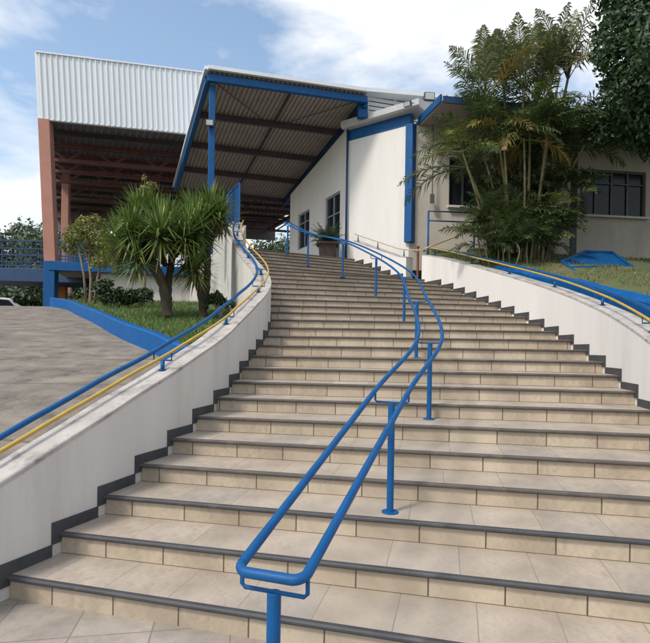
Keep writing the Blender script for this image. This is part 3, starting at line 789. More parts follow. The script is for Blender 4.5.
# right wing wall with windows
ow = []
def s_on(u, v):
    best = None
    dv = (RR - NN).normalized()
    for s in frange(0, (RR - NN).length, .01):
        p = NN + dv * s; dep = p.y / K
        uu = HU + p.x / dep * 450
        q = at(u, v, dep).x
        if best is None or abs(q - p.x) < best[0]: best = (abs(q - p.x), s, dep)
    return best[1], best[2]
s1_, dp = s_on(580, 192); s2_, _ = s_on(646, 192)
w1 = (s1_, s2_, at(610, 215, dp).z, at(610, 169, dp).z)
s3_, dq = s_on(449, 180); s4_, _ = s_on(492, 180)
w2 = (s3_, s4_, at(470, 206, dq).z, at(470, 158, dq).z)
d, nv, L = wall_open(NN, RR, EYE + 6.70, EYE + 6.55, ZB - .2, .2, [w1, w2], 1, 'wall_wing_shade', 'wing_wall')
window(NN, d, nv, *w1, 4, fr='lamp_body', nz=1)
window(NN, d, nv, *w2, 3, fr='lamp_body', nz=1)
for w in (w1, w2):
    m = MB(); p0, p1 = NN + d * (w[0] - .05) - nv * .03, NN + d * (w[1] + .05) - nv * .03
    m.beam(Vector((p0.x, p0.y, w[2] - .04)), Vector((p1.x, p1.y, w[2] - .04)), .2, .06)
    m.build('window_sill', 'wall_cream', bld)
# wing roof: deep veranda eave
OV = 2.0
def ez(sx): return 6.52 - .022 * sx          # underside of the eave
m = MB(); secs = []
for sx in (.28, L):
    p = NN + d * sx; fr_ = p - nv * OV; z = ez(sx)
    secs.append([fr_ + Vector((0, 0, z)), fr_ + Vector((0, 0, z + .12)), p + nv * 5 + Vector((0, 0, z + 1.05)), p + nv * 5 + Vector((0, 0, z + .85)), p + Vector((0, 0, z + .22))])
m.sweep(secs); m.build('veranda_roof', 'metal_roof', bld, fix=True)
m = MB(); p0, p1 = NN + d * .30 - nv * (OV + .01), NN + d * L - nv * (OV + .01); m.beam(p0 + Vector((0, 0, ez(.3) + .03)), p1 + Vector((0, 0, ez(L) + .03)), .05, .17); m.build('eave_fascia', 'navy_steel', bld)
m = MB(); pe = NN + d * .25; m.beam(pe - nv * OV + Vector((0, 0, ez(.3) + .06)), pe + nv * .0 + Vector((0, 0, ez(.3) + .33)), .05, .2); m.build('verge_board', 'blue_paint', bld)
m = MB(); pa, pb = NN + d * .34 - nv * (OV - .1), NN + d * L - nv * (OV - .1); pc, pd = NN + d * L - nv * .02, NN + d * .34 - nv * .02
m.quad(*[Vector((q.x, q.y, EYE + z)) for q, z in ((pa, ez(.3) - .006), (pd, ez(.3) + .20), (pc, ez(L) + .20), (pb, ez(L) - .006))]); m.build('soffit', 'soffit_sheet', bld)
m = MB()
for k in range(56):
    sx = .4 + k * .2; p = NN + d * sx - nv * (OV + .05); z = ez(sx) + .14; m.tube([p + Vector((0, 0, z)), p + nv * 1.4 + Vector((0, 0, z + 1.4 * .133))], .028, 6)
m.build('roof_ribs', 'metal_white', bld)
def post_at(u, v, dep, z0, z1, w, mat, name):
    p = at(u, v, dep); m = MB(); m.box((p.x, p.y, (z0 + z1) / 2), (w / 2, 0, 0), (0, w / 2, 0), (0, 0, (z1 - z0) / 2)); return m.build(name, mat, bld)
post_at(573.5, 210, 12.2, EYE + 2.4, EYE + 6.40, .13, 'lamp_body', 'veranda_post')
post_at(668, 210, 12.3, EYE + 2.4, EYE + 6.34, .13, 'lamp_body', 'veranda_post')
# downpipes
m = MB(); p = Q0 - Vector((.03, .09, 0)); m.tube([p + Vector((0, 0, 2.9)), p + Vector((0, 0, 7.06))], .035, 10); m.build('downpipe', 'navy_steel', bld, smooth=True)
p = at(433, 150, 13.35); m = MB(); p.z = 0; zz = EYE + 4.6; m.tube([p + Vector((0, 0, zz)), p + Vector((0, 0, EYE + 6.9))], .018, 8); m.box(p + Vector((0, 0, zz - .12)), (.06, 0, 0), (0, .04, 0), (0, 0, .13)); m.build('conduit', 'lamp_body', bld)
# building core closing the back
m = MB(); core = [Q0 + Vector((.3, .5, 0)), NN + Vector((0.15, .55, 0)), RR + Vector((-.1, .5, 0)), W(13.4, 20), W(-1.2, 20), Q1 + Vector((.35, -.0, 0))]
m.prism([(p.x, p.y) for p in core], ZB, EYE + 6.2); m.build('core_walls', 'wall_cream', bld, fix=True)

# floodlights (things mounted on building / canopy column)
def floodlight(p, face, label, w=.24, h=.17, tilt=.35):
    t = thing('floodlight', p, label, 'lamp', 'floodlights on the buildings')
    f = Vector(face).normalized(); x = f.cross(Vector((0, 0, 1))).normalized(); f2 = (f * math.cos(tilt) - Vector((0, 0, math.sin(tilt)))).normalized(); up = x.cross(f2)
    p = Vector(p)
    m = MB(); m.box(p + f2 * .02, x * w / 2, f2 * .05, up * h / 2)
    for k in range(6):
        m.box(p - f2 * .05 + x * (w * (-.4 + .16 * k)), x * .006, f2 * .03, up * h * .42)
    m.build('housing', 'lamp_body', t, bevel=.008)
    m = MB(); m.box(p + f2 * .074, x * (w / 2 - .02), f2 * .004, up * (h / 2 - .02)); m.build('lens', 'lamp_glass', t)
    m = MB(); m.tube([p - x * (w / 2 + .015), p - x * (w / 2 + .015) - f2 * .14, p + x * (w / 2 + .015) - f2 * .14, p + x * (w / 2 + .015)], .009, 6); m.build('yoke', 'lamp_body', t)
q = at(210, 123, 12.65)
floodlight(q, (.1, -1, 0), 'small floodlight with pale lens on the blue canopy column', .22, .17, .2)
floodlight(at(408, 104, 13.0), (-.6, -.8, 0), 'floodlight turned left on the gutter corner of the cream building', .22, .15, .35)
floodlight(at(429, 97, 11.7), (.1, -1, 0), 'square floodlight facing forward on the eave beside the palms', .27, .2, .1)

# ================================================================== SIDE RAMP GUARD RAIL
def gp(u, v, d): return at(u, v, d)
t = thing('ramp_railing', gp(450, 248, 12.2), 'blue two-bar guard railing beside the wall end and the palms', 'railing')
m = MB()
for u in (428.5, 474.5):
    p = gp(u, 211, 12.3 if u < 450 else 12.6); m.tube([Vector((p.x, p.y, EYE + 1.9)), p], .028, 10)
m.build('rail_post', 'blue_paint', t, smooth=True)
m = MB()
for v0, v1 in ((211, 213), (220.5, 222.5)):
    m.tube([gp(428.5, v0, 12.3), gp(474.5, v1, 12.6)], .02, 8)
m.build('rail_bar', 'navy_steel', t, smooth=True)
m = MB(); m.tube([gp(424, 249, 12.0), gp(452, 238, 12.3), gp(476, 226, 12.6)], .022, 8); m.build('sloping_bar', 'tan_paint', t, smooth=True)
t = thing('gap_post', gp(418, 276, 12.5), 'slim rusty brown post in the gap between the two right stair walls', 'post')
p = gp(418, 247, 12.5); m = MB(); m.tube([Vector((p.x, p.y, EYE + 1.6)), p], .035, 10); m.tube([p + Vector((0, 0, -.01)), p + Vector((0, 0, .02))], .05, 10); m.build('post_body', 'pillar_brown', t, smooth=False)

# blue raised planter bed on the lawn
t = thing('drain_cover', gp(597, 265, 10.5), 'blue painted sloping concrete slab with raised edges lying on the lawn under the windows', 'slab')
c = [gp(561, 262, 10.2), gp(578, 275, 9.3), gp(645, 277, 9.2), gp(612, 253, 11.2), gp(585, 252, 11.2)]
m = MB(); n = len(c); lo = [p - Vector((0, 0, .5)) for p in c]; m.v += lo + c
m.f += [tuple(range(n - 1, -1, -1)), tuple(range(n, 2 * n))]; m.uv += [[(0, 0)] * n] * 2
for i in range(n):
    j = (i + 1) % n; m.f.append((i, j, n + j, n + i)); m.uv.append([(0, 0)] * 4)
m.build('slab_body', 'blue_paint', t, fix=True)
m = MB()
for i in (0, 1, 2, 3, 4): m.beam(c[i] + Vector((0, 0, .02)), c[(i + 1) % n] + Vector((0, 0, .02)), .05, .045)
m.beam(c[1].lerp(c[0], .45) + Vector((0, 0, .03)), c[2].lerp(c[3], .35) + Vector((0, 0, .03)), .05, .05)
m.build('raised_edge', 'blue_paint', t)

# ================================================================== POTTED PLANT
pp = W(.02, 14.35, 2.82)
t = thing('potted_plant', pp, 'spiky green cycad in a square brown pot at the head of the stairs', 'potted plant')
m = MB(); a, b = .23, .285
m.hexa([pp + Vector((x * a, y * a, 0)) for x, y in ((-1, -1), (1, -1), (1, 1), (-1, 1))], [pp + Vector((x * b, y * b, .46)) for x, y in ((-1, -1), (1, -1), (1, 1), (-1, 1))])
for x, y, lx, ly in ((0, -1, 1, 0), (0, 1, 1, 0), (-1, 0, 0, 1), (1, 0, 0, 1)):
    m.box(pp + Vector((x * .30, y * .30, .49)), (lx * .34 + abs(x) * .04, ly * .26 * 1, 0) if lx else (.04, 0, 0), (0, .04, 0) if lx else (0, .26, 0), (0, 0, .035))
m.build('pot', 'terracotta', t)
m = MB(); m.box(pp + Vector((0, 0, .465)), (.27, 0, 0), (0, .27, 0), (0, 0, .004)); m.build('pot_soil', 'soil', t)
def frond(m, base, az, el, length, droop, nl, lw, ll, taper=True, lift=.4, stalk=.15, sag=.22):
    """feather leaf: curved rachis with paired leaflets"""
    d = Vector((math.cos(az) * math.cos(el), math.sin(az) * math.cos(el), math.sin(el)))
    p = Vector(base); pts = [p.copy()]; seg = 12
    for k in range(seg):
        d = (d + Vector((0, 0, -droop / seg * (.4 + 1.2 * k / seg)))).normalized(); p = p + d * length / seg; pts.append(p.copy())
    m.tube(pts, [.014 * (1 - .8 * k / seg) * (length / 1.6) + .003 for k in range(seg + 1)], 4, cap=False)
    for k in range(nl):
        t = stalk + (1 - stalk) * (k + rnd.uniform(-.3, .3)) / nl; t = max(.02, min(.99, t)); f = t * seg; i = min(seg - 1, int(f)); q = pts[i].lerp(pts[i + 1], f - i)
        dr = (pts[i + 1] - pts[i]).normalized(); sd = dr.cross(Vector((0, 0, 1)))
        if sd.length < .05: sd = Vector((math.sin(az), -math.cos(az), 0))
        sd.normalize(); up = sd.cross(dr)
        w = math.sin(math.pi * min(1, .18 + t * .8)) if taper else 1
        for sgn in (-1, 1):
            v = (sd * sgn * .8 + dr * .75 + up * lift * rnd.uniform(-.9, 1.9)).normalized(); l = ll * w * rnd.uniform(.8, 1.1)
            wd = dr * lw * .5
            mid = q + v * l * .5; tip = q + v * l + Vector((0, 0, -sag * l))
            m.quad(q - wd * .4, mid - wd, tip, mid + wd, q + wd * .4)
m = MB()
for k in range(54): frond(m, pp + Vector((0, 0, .55)), k * 2.4 + rnd.uniform(-.2, .2), rnd.uniform(.15, 1.25), rnd.uniform(.55, .78), rnd.uniform(.4, .9), 20, .02, .15)
m.build('foliage', 'leaf_shrub', t)
m = MB(); m.tube([pp + Vector((0, 0, .46)), pp + Vector((0, 0, .6))], [.09, .07], 10); m.build('stem', 'bark_yucca', t)

# ================================================================== YUCCA TREES
def rosette(m, md, p, axis, n, L, w):
    axis = Vector(axis).normalized(); x = axis.orthogonal().normalized(); y = axis.cross(x)
    for k in range(n):
        a = k * 2.39996 + rnd.uniform(-.15, .15); th = math.radians(8 + 118 * (k / n) ** .8 + rnd.uniform(-8, 8))
        r = x * math.cos(a) + y * math.sin(a); d = (axis * math.cos(th) + r * math.sin(th)).normalized()
        l = L * rnd.uniform(.8, 1.1); sd = d.cross(axis if abs(d.dot(axis)) < .95 else x).normalized() * w * rnd.uniform(.8, 1.15)
        b = Vector(p) + axis * (-.16 * k / n); dr = .10 + .25 * (k / n) ** 2
        p1 = b + d * l * .45 + Vector((0, 0, -dr * l * .12)); p2 = b + d * l + Vector((0, 0, -dr * l * .5))
        tgt = md if (k > n * .9 and rnd.random() < .7) else m
        if rnd.random() < .12: p2 = p1 + Vector((d.x, d.y, -abs(d.z) - .5)) * l * .5
        tgt.quad(b - sd * .55, b + sd * .55, p1 + sd, p1 - sd); tgt.quad(p1 - sd, p1 + sd, p2)
def skirt(md, p, r, L):
    for k in range(26):
        a = k * 2.4 + rnd.uniform(-.3, .3); q = Vector((math.cos(a), math.sin(a), 0)); b = Vector(p) + q * r - Vector((0, 0, rnd.uniform(.05, .3)))
        sd = Vector((-q.y, q.x, 0)) * .018; m1 = b + q * L * .22 - Vector((0, 0, L * .2)); m2 = b + q * L * rnd.uniform(.15, .4) - Vector((0, 0, L * rnd.uniform(.5, .7)))
        md.quad(b - sd * .5, b + sd * .5, m1 + sd, m1 - sd); md.quad(m1 - sd, m1 + sd, m2)
def yucca(base, branches, label, L=.74, n=200):
    t = thing('yucca_tree', base, label, 'tree', 'yucca trees in the grass bed')
    tr, lf, ld = MB(), MB(), MB()
    base = Vector(base)
    for b in branches:
        pts = [base + Vector(q) for q in b[0]]; sp = spline({k: tuple(p) for k, p in enumerate(pts)}); sm = [sp(s) for s in frange(0, len(pts) - 1, .12)]
        r0, r1 = b[1]; N = len(sm)
        tr.tube(sm, [(r0 + (r1 - r0) * k / (N - 1)) * (1 + .09 * math.sin(k * 2.1) + .05 * rnd.uniform(-1, 1)) for k in range(N)], 10)
        skirt(ld, sm[-1], r1, L * .7); ax = (sm[-1] - sm[-3]).normalized(); rosette(lf, ld, sm[-1], ax * .5 + Vector((0, 0, .7)), b[2] if len(b) > 2 else n, L * rnd.uniform(.9, 1.1), .022)
    tr.build('trunk', 'bark_yucca', t, smooth=True); lf.build('foliage', 'leaf_yucca', t); ld.build('dry_leaves', 'leaf_yucca_dry', t)
yb = at(168, 312, 9.6)
def rel(u, v, dep, base): return tuple(at(u, v, dep) - base)
yucca(yb, [([(0, 0, -.1), rel(163, 285, 9.6, yb), rel(152, 265, 9.55, yb), rel(147, 240, 9.5, yb)], (.12, .075)),
           ([(0.0, 0.0, .25), rel(158, 270, 9.5, yb), rel(138, 250, 9.4, yb), rel(131, 228, 9.3, yb)], (.08, .06)),
           ([(0, 0, .1), rel(168, 285, 9.7, yb), rel(172, 255, 9.8, yb), rel(170, 222, 9.8, yb)], (.09, .065)),
           ([rel(165, 265, 9.7, yb), rel(160, 240, 10.0, yb), rel(156, 218, 10.1, yb)], (.06, .055)),
           ([rel(170, 262, 9.7, yb), rel(182, 245, 9.5, yb), rel(186, 232, 9.4, yb)], (.06, .05)),
           ([rel(158, 262, 9.6, yb), rel(140, 262, 9.3, yb), rel(136, 256, 9.2, yb)], (.05, .045), 90),
           ([rel(155, 258, 9.6, yb), rel(142, 235, 10.0, yb), rel(140, 210, 10.1, yb)], (.05, .045)),
           ([rel(150, 262, 9.6, yb), rel(130, 250, 9.7, yb), rel(122, 240, 9.8, yb)], (.05, .045)),
           ([rel(162, 262, 9.6, yb), rel(162, 240, 9.2, yb), rel(160, 232, 9.1, yb)], (.05, .045))],
      'left multi-trunked yucca tree with dense spiky heads in the grass bed')
yb2 = at(204, 313, 9.9)
yucca(yb2, [([(0, 0, -.1), rel(200, 290, 9.9, yb2), rel(193, 272, 9.8, yb2), rel(190, 252, 9.7, yb2)], (.09, .06)),
            ([(0, 0, .1), rel(207, 280, 10.0, yb2), rel(208, 245, 10.1, yb2), rel(210, 208, 10.2, yb2)], (.09, .06)),
            ([rel(207, 262, 10.0, yb2), rel(203, 238, 10.2, yb2), rel(193, 216, 10.4, yb2)], (.06, .05)),
            ([rel(202, 282, 9.8, yb2), rel(196, 272, 9.5, yb2), rel(196, 266, 9.45, yb2)], (.05, .045), 110),
            ([rel(205, 262, 9.9, yb2), rel(200, 240, 9.8, yb2), rel(196, 226, 9.7, yb2)], (.05, .045)),
            ([rel(207, 250, 10.0, yb2), rel(218, 228, 10.2, yb2), rel(221, 216, 10.2, yb2)], (.05, .045), 110)],
      'right yucca tree with a tall head beside the stained parapet wall')

# ================================================================== LEAF TREES AND SHRUBS
def leaves(m, clumps, n, size, elong=1.7, flat=.35):
    tot = sum(c[1] ** 2.2 for c in clumps)
    for c, r in clumps:
        k = int(n * r ** 2.2 / tot); c = Vector(c)
        for _ in range(k):
            v = Vector((rnd.gauss(0, 1), rnd.gauss(0, 1), rnd.gauss(0, 1))).normalized() * r * rnd.uniform(.25, 1) ** .55
            v.z *= .8
            bump = 1 + .35 * mnoise.noise((c + v) * (1.6 / max(.3, r)))
            p = c + v * bump
            nv = (v.normalized() * .7 + Vector((rnd.gauss(0, .6), rnd.gauss(0, .6), rnd.gauss(.4, .5)))).normalized()
            x = nv.orthogonal().normalized(); y = nv.cross(x); a = rnd.uniform(0, 6.28); q = x * math.cos(a) + y * math.sin(a); w = nv.cross(q)
            s = size * rnd.uniform(.6, 1.25)
            m.quad(p - q * s * elong * .5, p + w * s * .45 + nv * s * .08, p + q * s * elong * .5, p - w * s * .45 + nv * s * .08)
def leaf_tree(name, base, trunk_pts, r0, crown, n, size, leaf, bark, label, cat='tree', group=None, limbs=True):
    base = Vector(base); t = thing(name, base, label, cat, group)
    m = MB()
    sp = spline({k: tuple(p) for k, p in enumerate(trunk_pts)}); sm = [sp(s) for s in frange(0, len(trunk_pts) - 1, .15)]; N = len(sm)
    m.tube(sm, [r0 * (1 - .6 * k / (N - 1)) * (1 + .06 * rnd.uniform(-1, 1)) for k in range(N)], 10)
    if limbs:
        for c, r in crown:
            c = Vector(c); st = sm[int(N * rnd.uniform(.45, .95))]; mid = st.lerp(c, .5) + Vector((rnd.uniform(-.1, .1), rnd.uniform(-.1, .1), .1)) * r
            pts = [st, st.lerp(mid, .5), mid, mid.lerp(c, .6), c + Vector((0, 0, r * .3))]
            m.tube(pts, [r0 * .42, r0 * .34, r0 * .26, r0 * .18, r0 * .08], 6)
    m.build('trunk', bark, t, smooth=True)
    m = MB(); leaves(m, crown, n, size); m.build('crown', leaf, t)
    return t
# big dark tree upper right
tb = at(706, 262, 9.6)
tp = [tb - Vector((0, 0, .3)), at(702, 190, 9.6), at(698, 120, 9.7), at(690, 40, 9.7), at(685, -40, 9.7)]
cl = []
for u, v, dd_, r in ((640, 25, 9.3, .75), (625, 55, 9.5, .62), (640, 85, 9.2, .62), (613, 30, 9.8, .5), (605, 55, 9.9, .34), (655, 110, 9.4, .6), (668, 60, 9.0, .8), (628, 100, 9.8, .42), (612, 82, 9.9, .3),
                     (650, -10, 9.4, .9), (618, -5, 9.8, .55), (690, 10, 9.2, 1.0), (700, 80, 9.2, 1.0), (720, 30, 9.8, 1.1), (690, -50, 9.6, 1.1), (640, -50, 9.8, .9), (745, 60, 9.7, 1.1), (740, -10, 9.4, 1.1),
                     (660, 40, 10.8, 1.0), (700, 50, 11.0, 1.2), (650, 80, 10.6, .8), (638, 118, 9.6, .34), (652, 132, 9.5, .3), (672, 125, 9.4, .5), (700, 120, 9.8, .7), (622, 118, 10.0, .2), (690, 30, 8.0, .9), (730, 90, 8.6, .8)):
    cl.append((at(u, v, dd_), r))
for u, v, dd_, r in ((600, 118, 10.6, .32), (618, 130, 10.4, .42), (640, 138, 10.2, .4), (612, 136, 10.6, .26), (660, 145, 10.0, .45), (596, 140, 10.8, .22), (690, 150, 9.8, .7), (720, 140, 9.6, .9), (730, 20, 11.0, 1.3), (760, 100, 10.4, 1.2), (780, 20, 9.8, 1.3),
                    (588, 128, 11.0, .25), (720, -60, 8.5, 1.3), (790, 60, 8.0, 1.4), (800, -60, 8.5, 1.5), (860, 20, 8.6, 1.6), (850, 130, 8.4, 1.3), (760, 130, 8.0, 1.1), (760, -140, 9.5, 1.6), (690, -130, 10, 1.4), (860, -120, 9.5, 1.7)):  # big unseen clumps on the right added to keep sky light off the wing
    cl.append((at(u, v, dd_), r))
leaf_tree('broadleaf_tree', tb, tp, .24, cl, 110000, .078, 'leaf_tree', 'bark_dark', 'large dark green broadleaf tree hanging over the building at the upper right')
# small yellowish tree by the driveway
sb = at(90, 302, 13.3)
cl = [(at(u, v, d_), r) for u, v, d_, r in ((78, 235, 13.2, .42), (92, 228, 13.3, .5), (104, 240, 13.2, .42), (70, 246, 13.3, .3), (112, 254, 13.0, .36), (95, 250, 13.5, .4), (100, 262, 13.1, .3), (84, 224, 13.4, .3), (118, 264, 12.9, .3))]
t = leaf_tree('small_tree', sb, [sb - Vector((0, 0, .2)), at(91, 280, 13.3), at(89, 262, 13.3), at(91, 240, 13.3)], .055, cl, 3600, .062, 'leaf_light', 'bark_pale', 'small yellow-green tree with thin pale trunks beside the kerb')
m = MB(); m.tube([sb + Vector((.12, 0, -.2)), at(97, 280, 13.3), at(103, 255, 13.2)], [.045, .035, .02], 8); m.tube([sb + Vector((-.1, 0, -.2)), at(84, 275, 13.3), at(78, 245, 13.2)], [.045, .035, .02], 8); m.build('trunk', 'bark_pale', t, smooth=True)
# thin flowering stalk tree rising behind the yuccas
fb = at(143, 300, 12.8)
cl = [(at(u, v, d_), r) for u, v, d_, r in ((145, 192, 12.8, .22), (152, 186, 12.8, .16), (138, 200, 12.8, .2), (148, 205, 12.7, .24), (144, 178, 12.8, .1))]
leaf_tree('slender_tree', fb, [fb - Vector((0, 0, .2)), at(146, 250, 12.8), at(147, 205, 12.8), at(147, 185, 12.8)], .05, cl, 900, .06, 'leaf_light', 'bark_pale', 'slender sparse tree poking up behind the left yucca')
# shrubs
def shrub(u, v, dep, w, h, n, leaf, label, size=.06, group=None):
    b = at(u, v, dep); cr = []
    for k in range(7): cr.append((b + Vector((rnd.uniform(-.5, .5) * w, rnd.uniform(-.25, .25) * w, h * rnd.uniform(.3, .75))), h * rnd.uniform(.26, .4)))
    t = thing('shrub', b, label, 'shrub', group); m = MB()
    for c, r in cr: m.tube([b + Vector((0, 0, -.1)), b.lerp(c, .5), c], [.02, .014, .006], 5)
    m.build('stems', 'bark_pale', t); m = MB(); leaves(m, cr, n, size); m.build('foliage', leaf, t)
G = 'shrubs in the grass bed'
shrub(117, 305, 12.0, 1.0, .72, 1600, 'leaf_shrub', 'round dark green shrub between the small tree and the left yucca', .07, G)
shrub(103, 305, 12.6, .6, .45, 700, 'leaf_shrub', 'low dark shrub at the foot of the small yellow-green tree', .06, G)
shrub(221, 311, 9.6, .5, .42, 700, 'leaf_shrub', 'low green shrub between the right yucca and the stair wall', .06, G)
shrub(140, 305, 12.2, .6, .5, 700, 'leaf_shrub', 'low dark shrub behind the trunk of the left yucca', .06, G)

# ================================================================== ARECA PALM CLUMP
pb = at(518, 262, 11.3)
palm = thing('areca_palm', pb, 'tall clump of areca palms with slender canes and feathery brownish fronds before the building', 'palm')
stems = []
def cane(u0, v0, u1, v1, dep0, dep1, r, leaf, nf, fl, el0, el1, droop, nl=26, ll=.42, sag=.3):
    a, b = at(u0, v0, dep0), at(u1, v1, dep1)
    mid = a.lerp(b, .5) + Vector((rnd.uniform(-.08, .08), rnd.uniform(-.1, .1), 0)) - Vector(((b.x - a.x) * .12, 0, 0))
    sp = spline({0: tuple(a - Vector((0, 0, .15))), 1: tuple(mid), 2: tuple(b)}); sm = [sp(s) for s in frange(0, 2, .06)]; N = len(sm)
    m = MB(); m.tube(sm, [r * (1 - .35 * k / (N - 1)) * (1.12 if k % 3 == 0 else 1) for k in range(N)], 8)
    st = m.build('cane', 'cane', palm, smooth=True)
    m = MB(); off = rnd.uniform(0, 6.28)
    for k in range(nf):
        frond(m, b + Vector((0, 0, -.05)), off + k * 2.4 + rnd.uniform(-.3, .3), rnd.uniform(el0, el1), fl * rnd.uniform(.8, 1.12), droop * rnd.uniform(.7, 1.3), nl, .032, ll, lift=.35, stalk=.2, sag=sag)
    m.build('fronds', leaf, st)
# tall plumes
for u0, u1, v1, dep in ((505, 485, 92, 11.3), (512, 504, 92, 11.5), (520, 524, 88, 11.2), (533, 551, 82, 11.1), (540, 568, 78, 11.3), (527, 538, 100, 11.6)):
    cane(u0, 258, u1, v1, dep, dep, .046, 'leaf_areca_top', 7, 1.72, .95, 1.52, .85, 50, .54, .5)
cane(536, 258, 560, 74, 11.2, 11.0, .04, 'leaf_areca_dry', 2, 1.4, .8, 1.3, 1.2, 40, .4)
cane(509, 258, 494, 96, 11.2, 11.1, .04, 'leaf_areca_dry', 2, 1.4, 1.0, 1.4, 1.0, 40, .4)
# middle heads
for u0, u1, v1, dep in ((500, 478, 140, 11.2), (508, 497, 132, 10.9), (515, 515, 135, 11.4), (524, 530, 130, 10.8), (532, 548, 140, 11.0), (540, 566, 138, 11.3), (496, 466, 165, 11.0), (545, 575, 150, 11.5), (512, 505, 150, 11.6), (538, 585, 145, 11.2), (528, 540, 118, 11.5), (508, 488, 118, 11.5)):
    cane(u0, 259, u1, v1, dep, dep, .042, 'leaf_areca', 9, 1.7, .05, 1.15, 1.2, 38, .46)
# golden dying fronds hanging in the middle
cane(510, 258, 503, 128, 10.8, 10.6, .035, 'leaf_areca_dry', 4, 1.3, .1, .9, 1.6, 30, .4)
cane(520, 258, 524, 138, 10.7, 10.5, .035, 'leaf_areca_dry', 3, 1.2, -.1, .6, 1.7, 30, .4)
# bright arching fronds on the left, a yellow one low on the right and one at the top
cane(492, 258, 462, 150, 10.9, 10.7, .035, 'leaf_areca_yellow', 5, 1.4, .15, .8, 1.4, 30, .4)
cane(545, 258, 556, 205, 10.9, 10.6, .03, 'leaf_areca_yellow', 3, .8, .3, .8, 1.2, 24, .28)
cane(530, 258, 550, 112, 10.8, 10.6, .035, 'leaf_areca_yellow', 4, 1.0, .5, 1.2, 1.2, 30, .36)
for u0, u1, v1, dep in ((500, 488, 182, 11.4), (512, 505, 176, 11.5), (522, 520, 182, 11.5), (532, 540, 178, 11.5), (542, 556, 184, 11.4), (548, 570, 190, 11.3)):
    cane(u0, 260, u1, v1, dep, dep, .025, 'leaf_areca', 8, 1.15, -.1, 1.2, 1.3, 30, .36)
# low suckers forming the dark skirt down to the ground
for u0, u1, v1, dep in ((485, 478, 232, 10.8), (498, 492, 216, 10.6), (510, 508, 226, 10.5), (520, 522, 212, 10.7), (530, 534, 226, 10.5), (540, 546, 216, 10.8), (548, 556, 232, 10.9), (505, 500, 204, 11.5), (535, 540, 204, 11.6),
                        (490, 486, 244, 10.5), (503, 500, 240, 10.3), (515, 516, 242, 10.2), (528, 528, 240, 10.3), (541, 542, 244, 10.5), (495, 488, 222, 11.2), (545, 550, 224, 11.3), (510, 514, 200, 11.2), (524, 528, 196, 11.3)):
    cane(u0, 262, u1, v1, dep, dep, .02, 'leaf_areca', 9, .9, .1, 1.3, 1.2, 26, .32)

# ================================================================== BACKDROP TREES AND HEDGE
G = 'trees beyond the hall'
far = [(-2, 262, 34, 5.5, 3.4, 'pale grey-green far tree at the left edge above the footbridge'), (22, 262, 36, 5.0, 3.2, 'rounded far tree standing above the footbridge deck'), (40, 258, 33, 5.6, 3.0, 'far tree directly left of the reddish hall pillar'),
       (70, 262, 38, 6.0, 3.6, 'far tree seen under the hall roof beside the reddish pillar'), (105, 264, 36, 5.6, 3.5, 'far tree under the hall roof behind the small yellow-green tree'), (140, 262, 37, 5.6, 3.6, 'far tree under the hall roof behind the left yucca'), (262, 262, 36, 4.6, 3.0, 'far tree seen beneath the canopy beside the brown pillar'), (285, 262, 37, 4.6, 3.0, 'far tree seen beneath the canopy next to the side wall')]
for u, v, dep, h, w, lab in far:
    b = at(u, v, dep); g0 = terrain(b.x, b.y); top = at(u, 222 if u < 50 else 224, dep).z + rnd.uniform(-.6, .5)
    bb = Vector((b.x, b.y, g0)); hh = top - g0; cr = []
    for k in range(9):
        a = rnd.uniform(0, 6.28); rr = rnd.uniform(0, w * .5); cr.append((bb + Vector((math.cos(a) * rr, math.sin(a) * rr, hh * rnd.uniform(.42, .82))), hh * rnd.uniform(.15, .22)))
    cr.append((bb + Vector((0, 0, hh * .86)), hh * .13))
    leaf_tree('far_tree', bb, [bb, bb + Vector((.1, 0, hh * .3)), bb + Vector((0, .1, hh * .6))], .22, cr, 4500, .19, 'leaf_far', 'bark_dark', lab, group=G)
G = 'hedge bushes under the footbridge'
for u, dep, lab in ((4, 21, 'dark hedge bush at the left edge under the footbridge'), (20, 22, 'dark hedge bush above the white car under the footbridge'), (37, 21, 'dark hedge bush left of the blue plinth column'), (68, 22, 'dark hedge bush in the gap right of the blue plinth column'), (84, 23, 'dark hedge bush under the hall floor behind the small tree')):
    b = at(u, 306, dep); b.z = terrain(b.x, b.y) - .1; h = at(u, 284, dep).z - b.z; cr = [(b + Vector((rnd.uniform(-.9, .9), rnd.uniform(-.5, .5), h * rnd.uniform(.3, .8))), rnd.uniform(.45, .7)) for k in range(8)]
    t = thing('hedge_bush', b, lab, 'bush', G); m = MB()
    for c, r in cr: m.tube([b, c], [.03, .01], 5)
    m.build('stems', 'bark_dark', t); m = MB(); leaves(m, cr, 1500, .14); m.build('foliage', 'leaf_shrub', t)

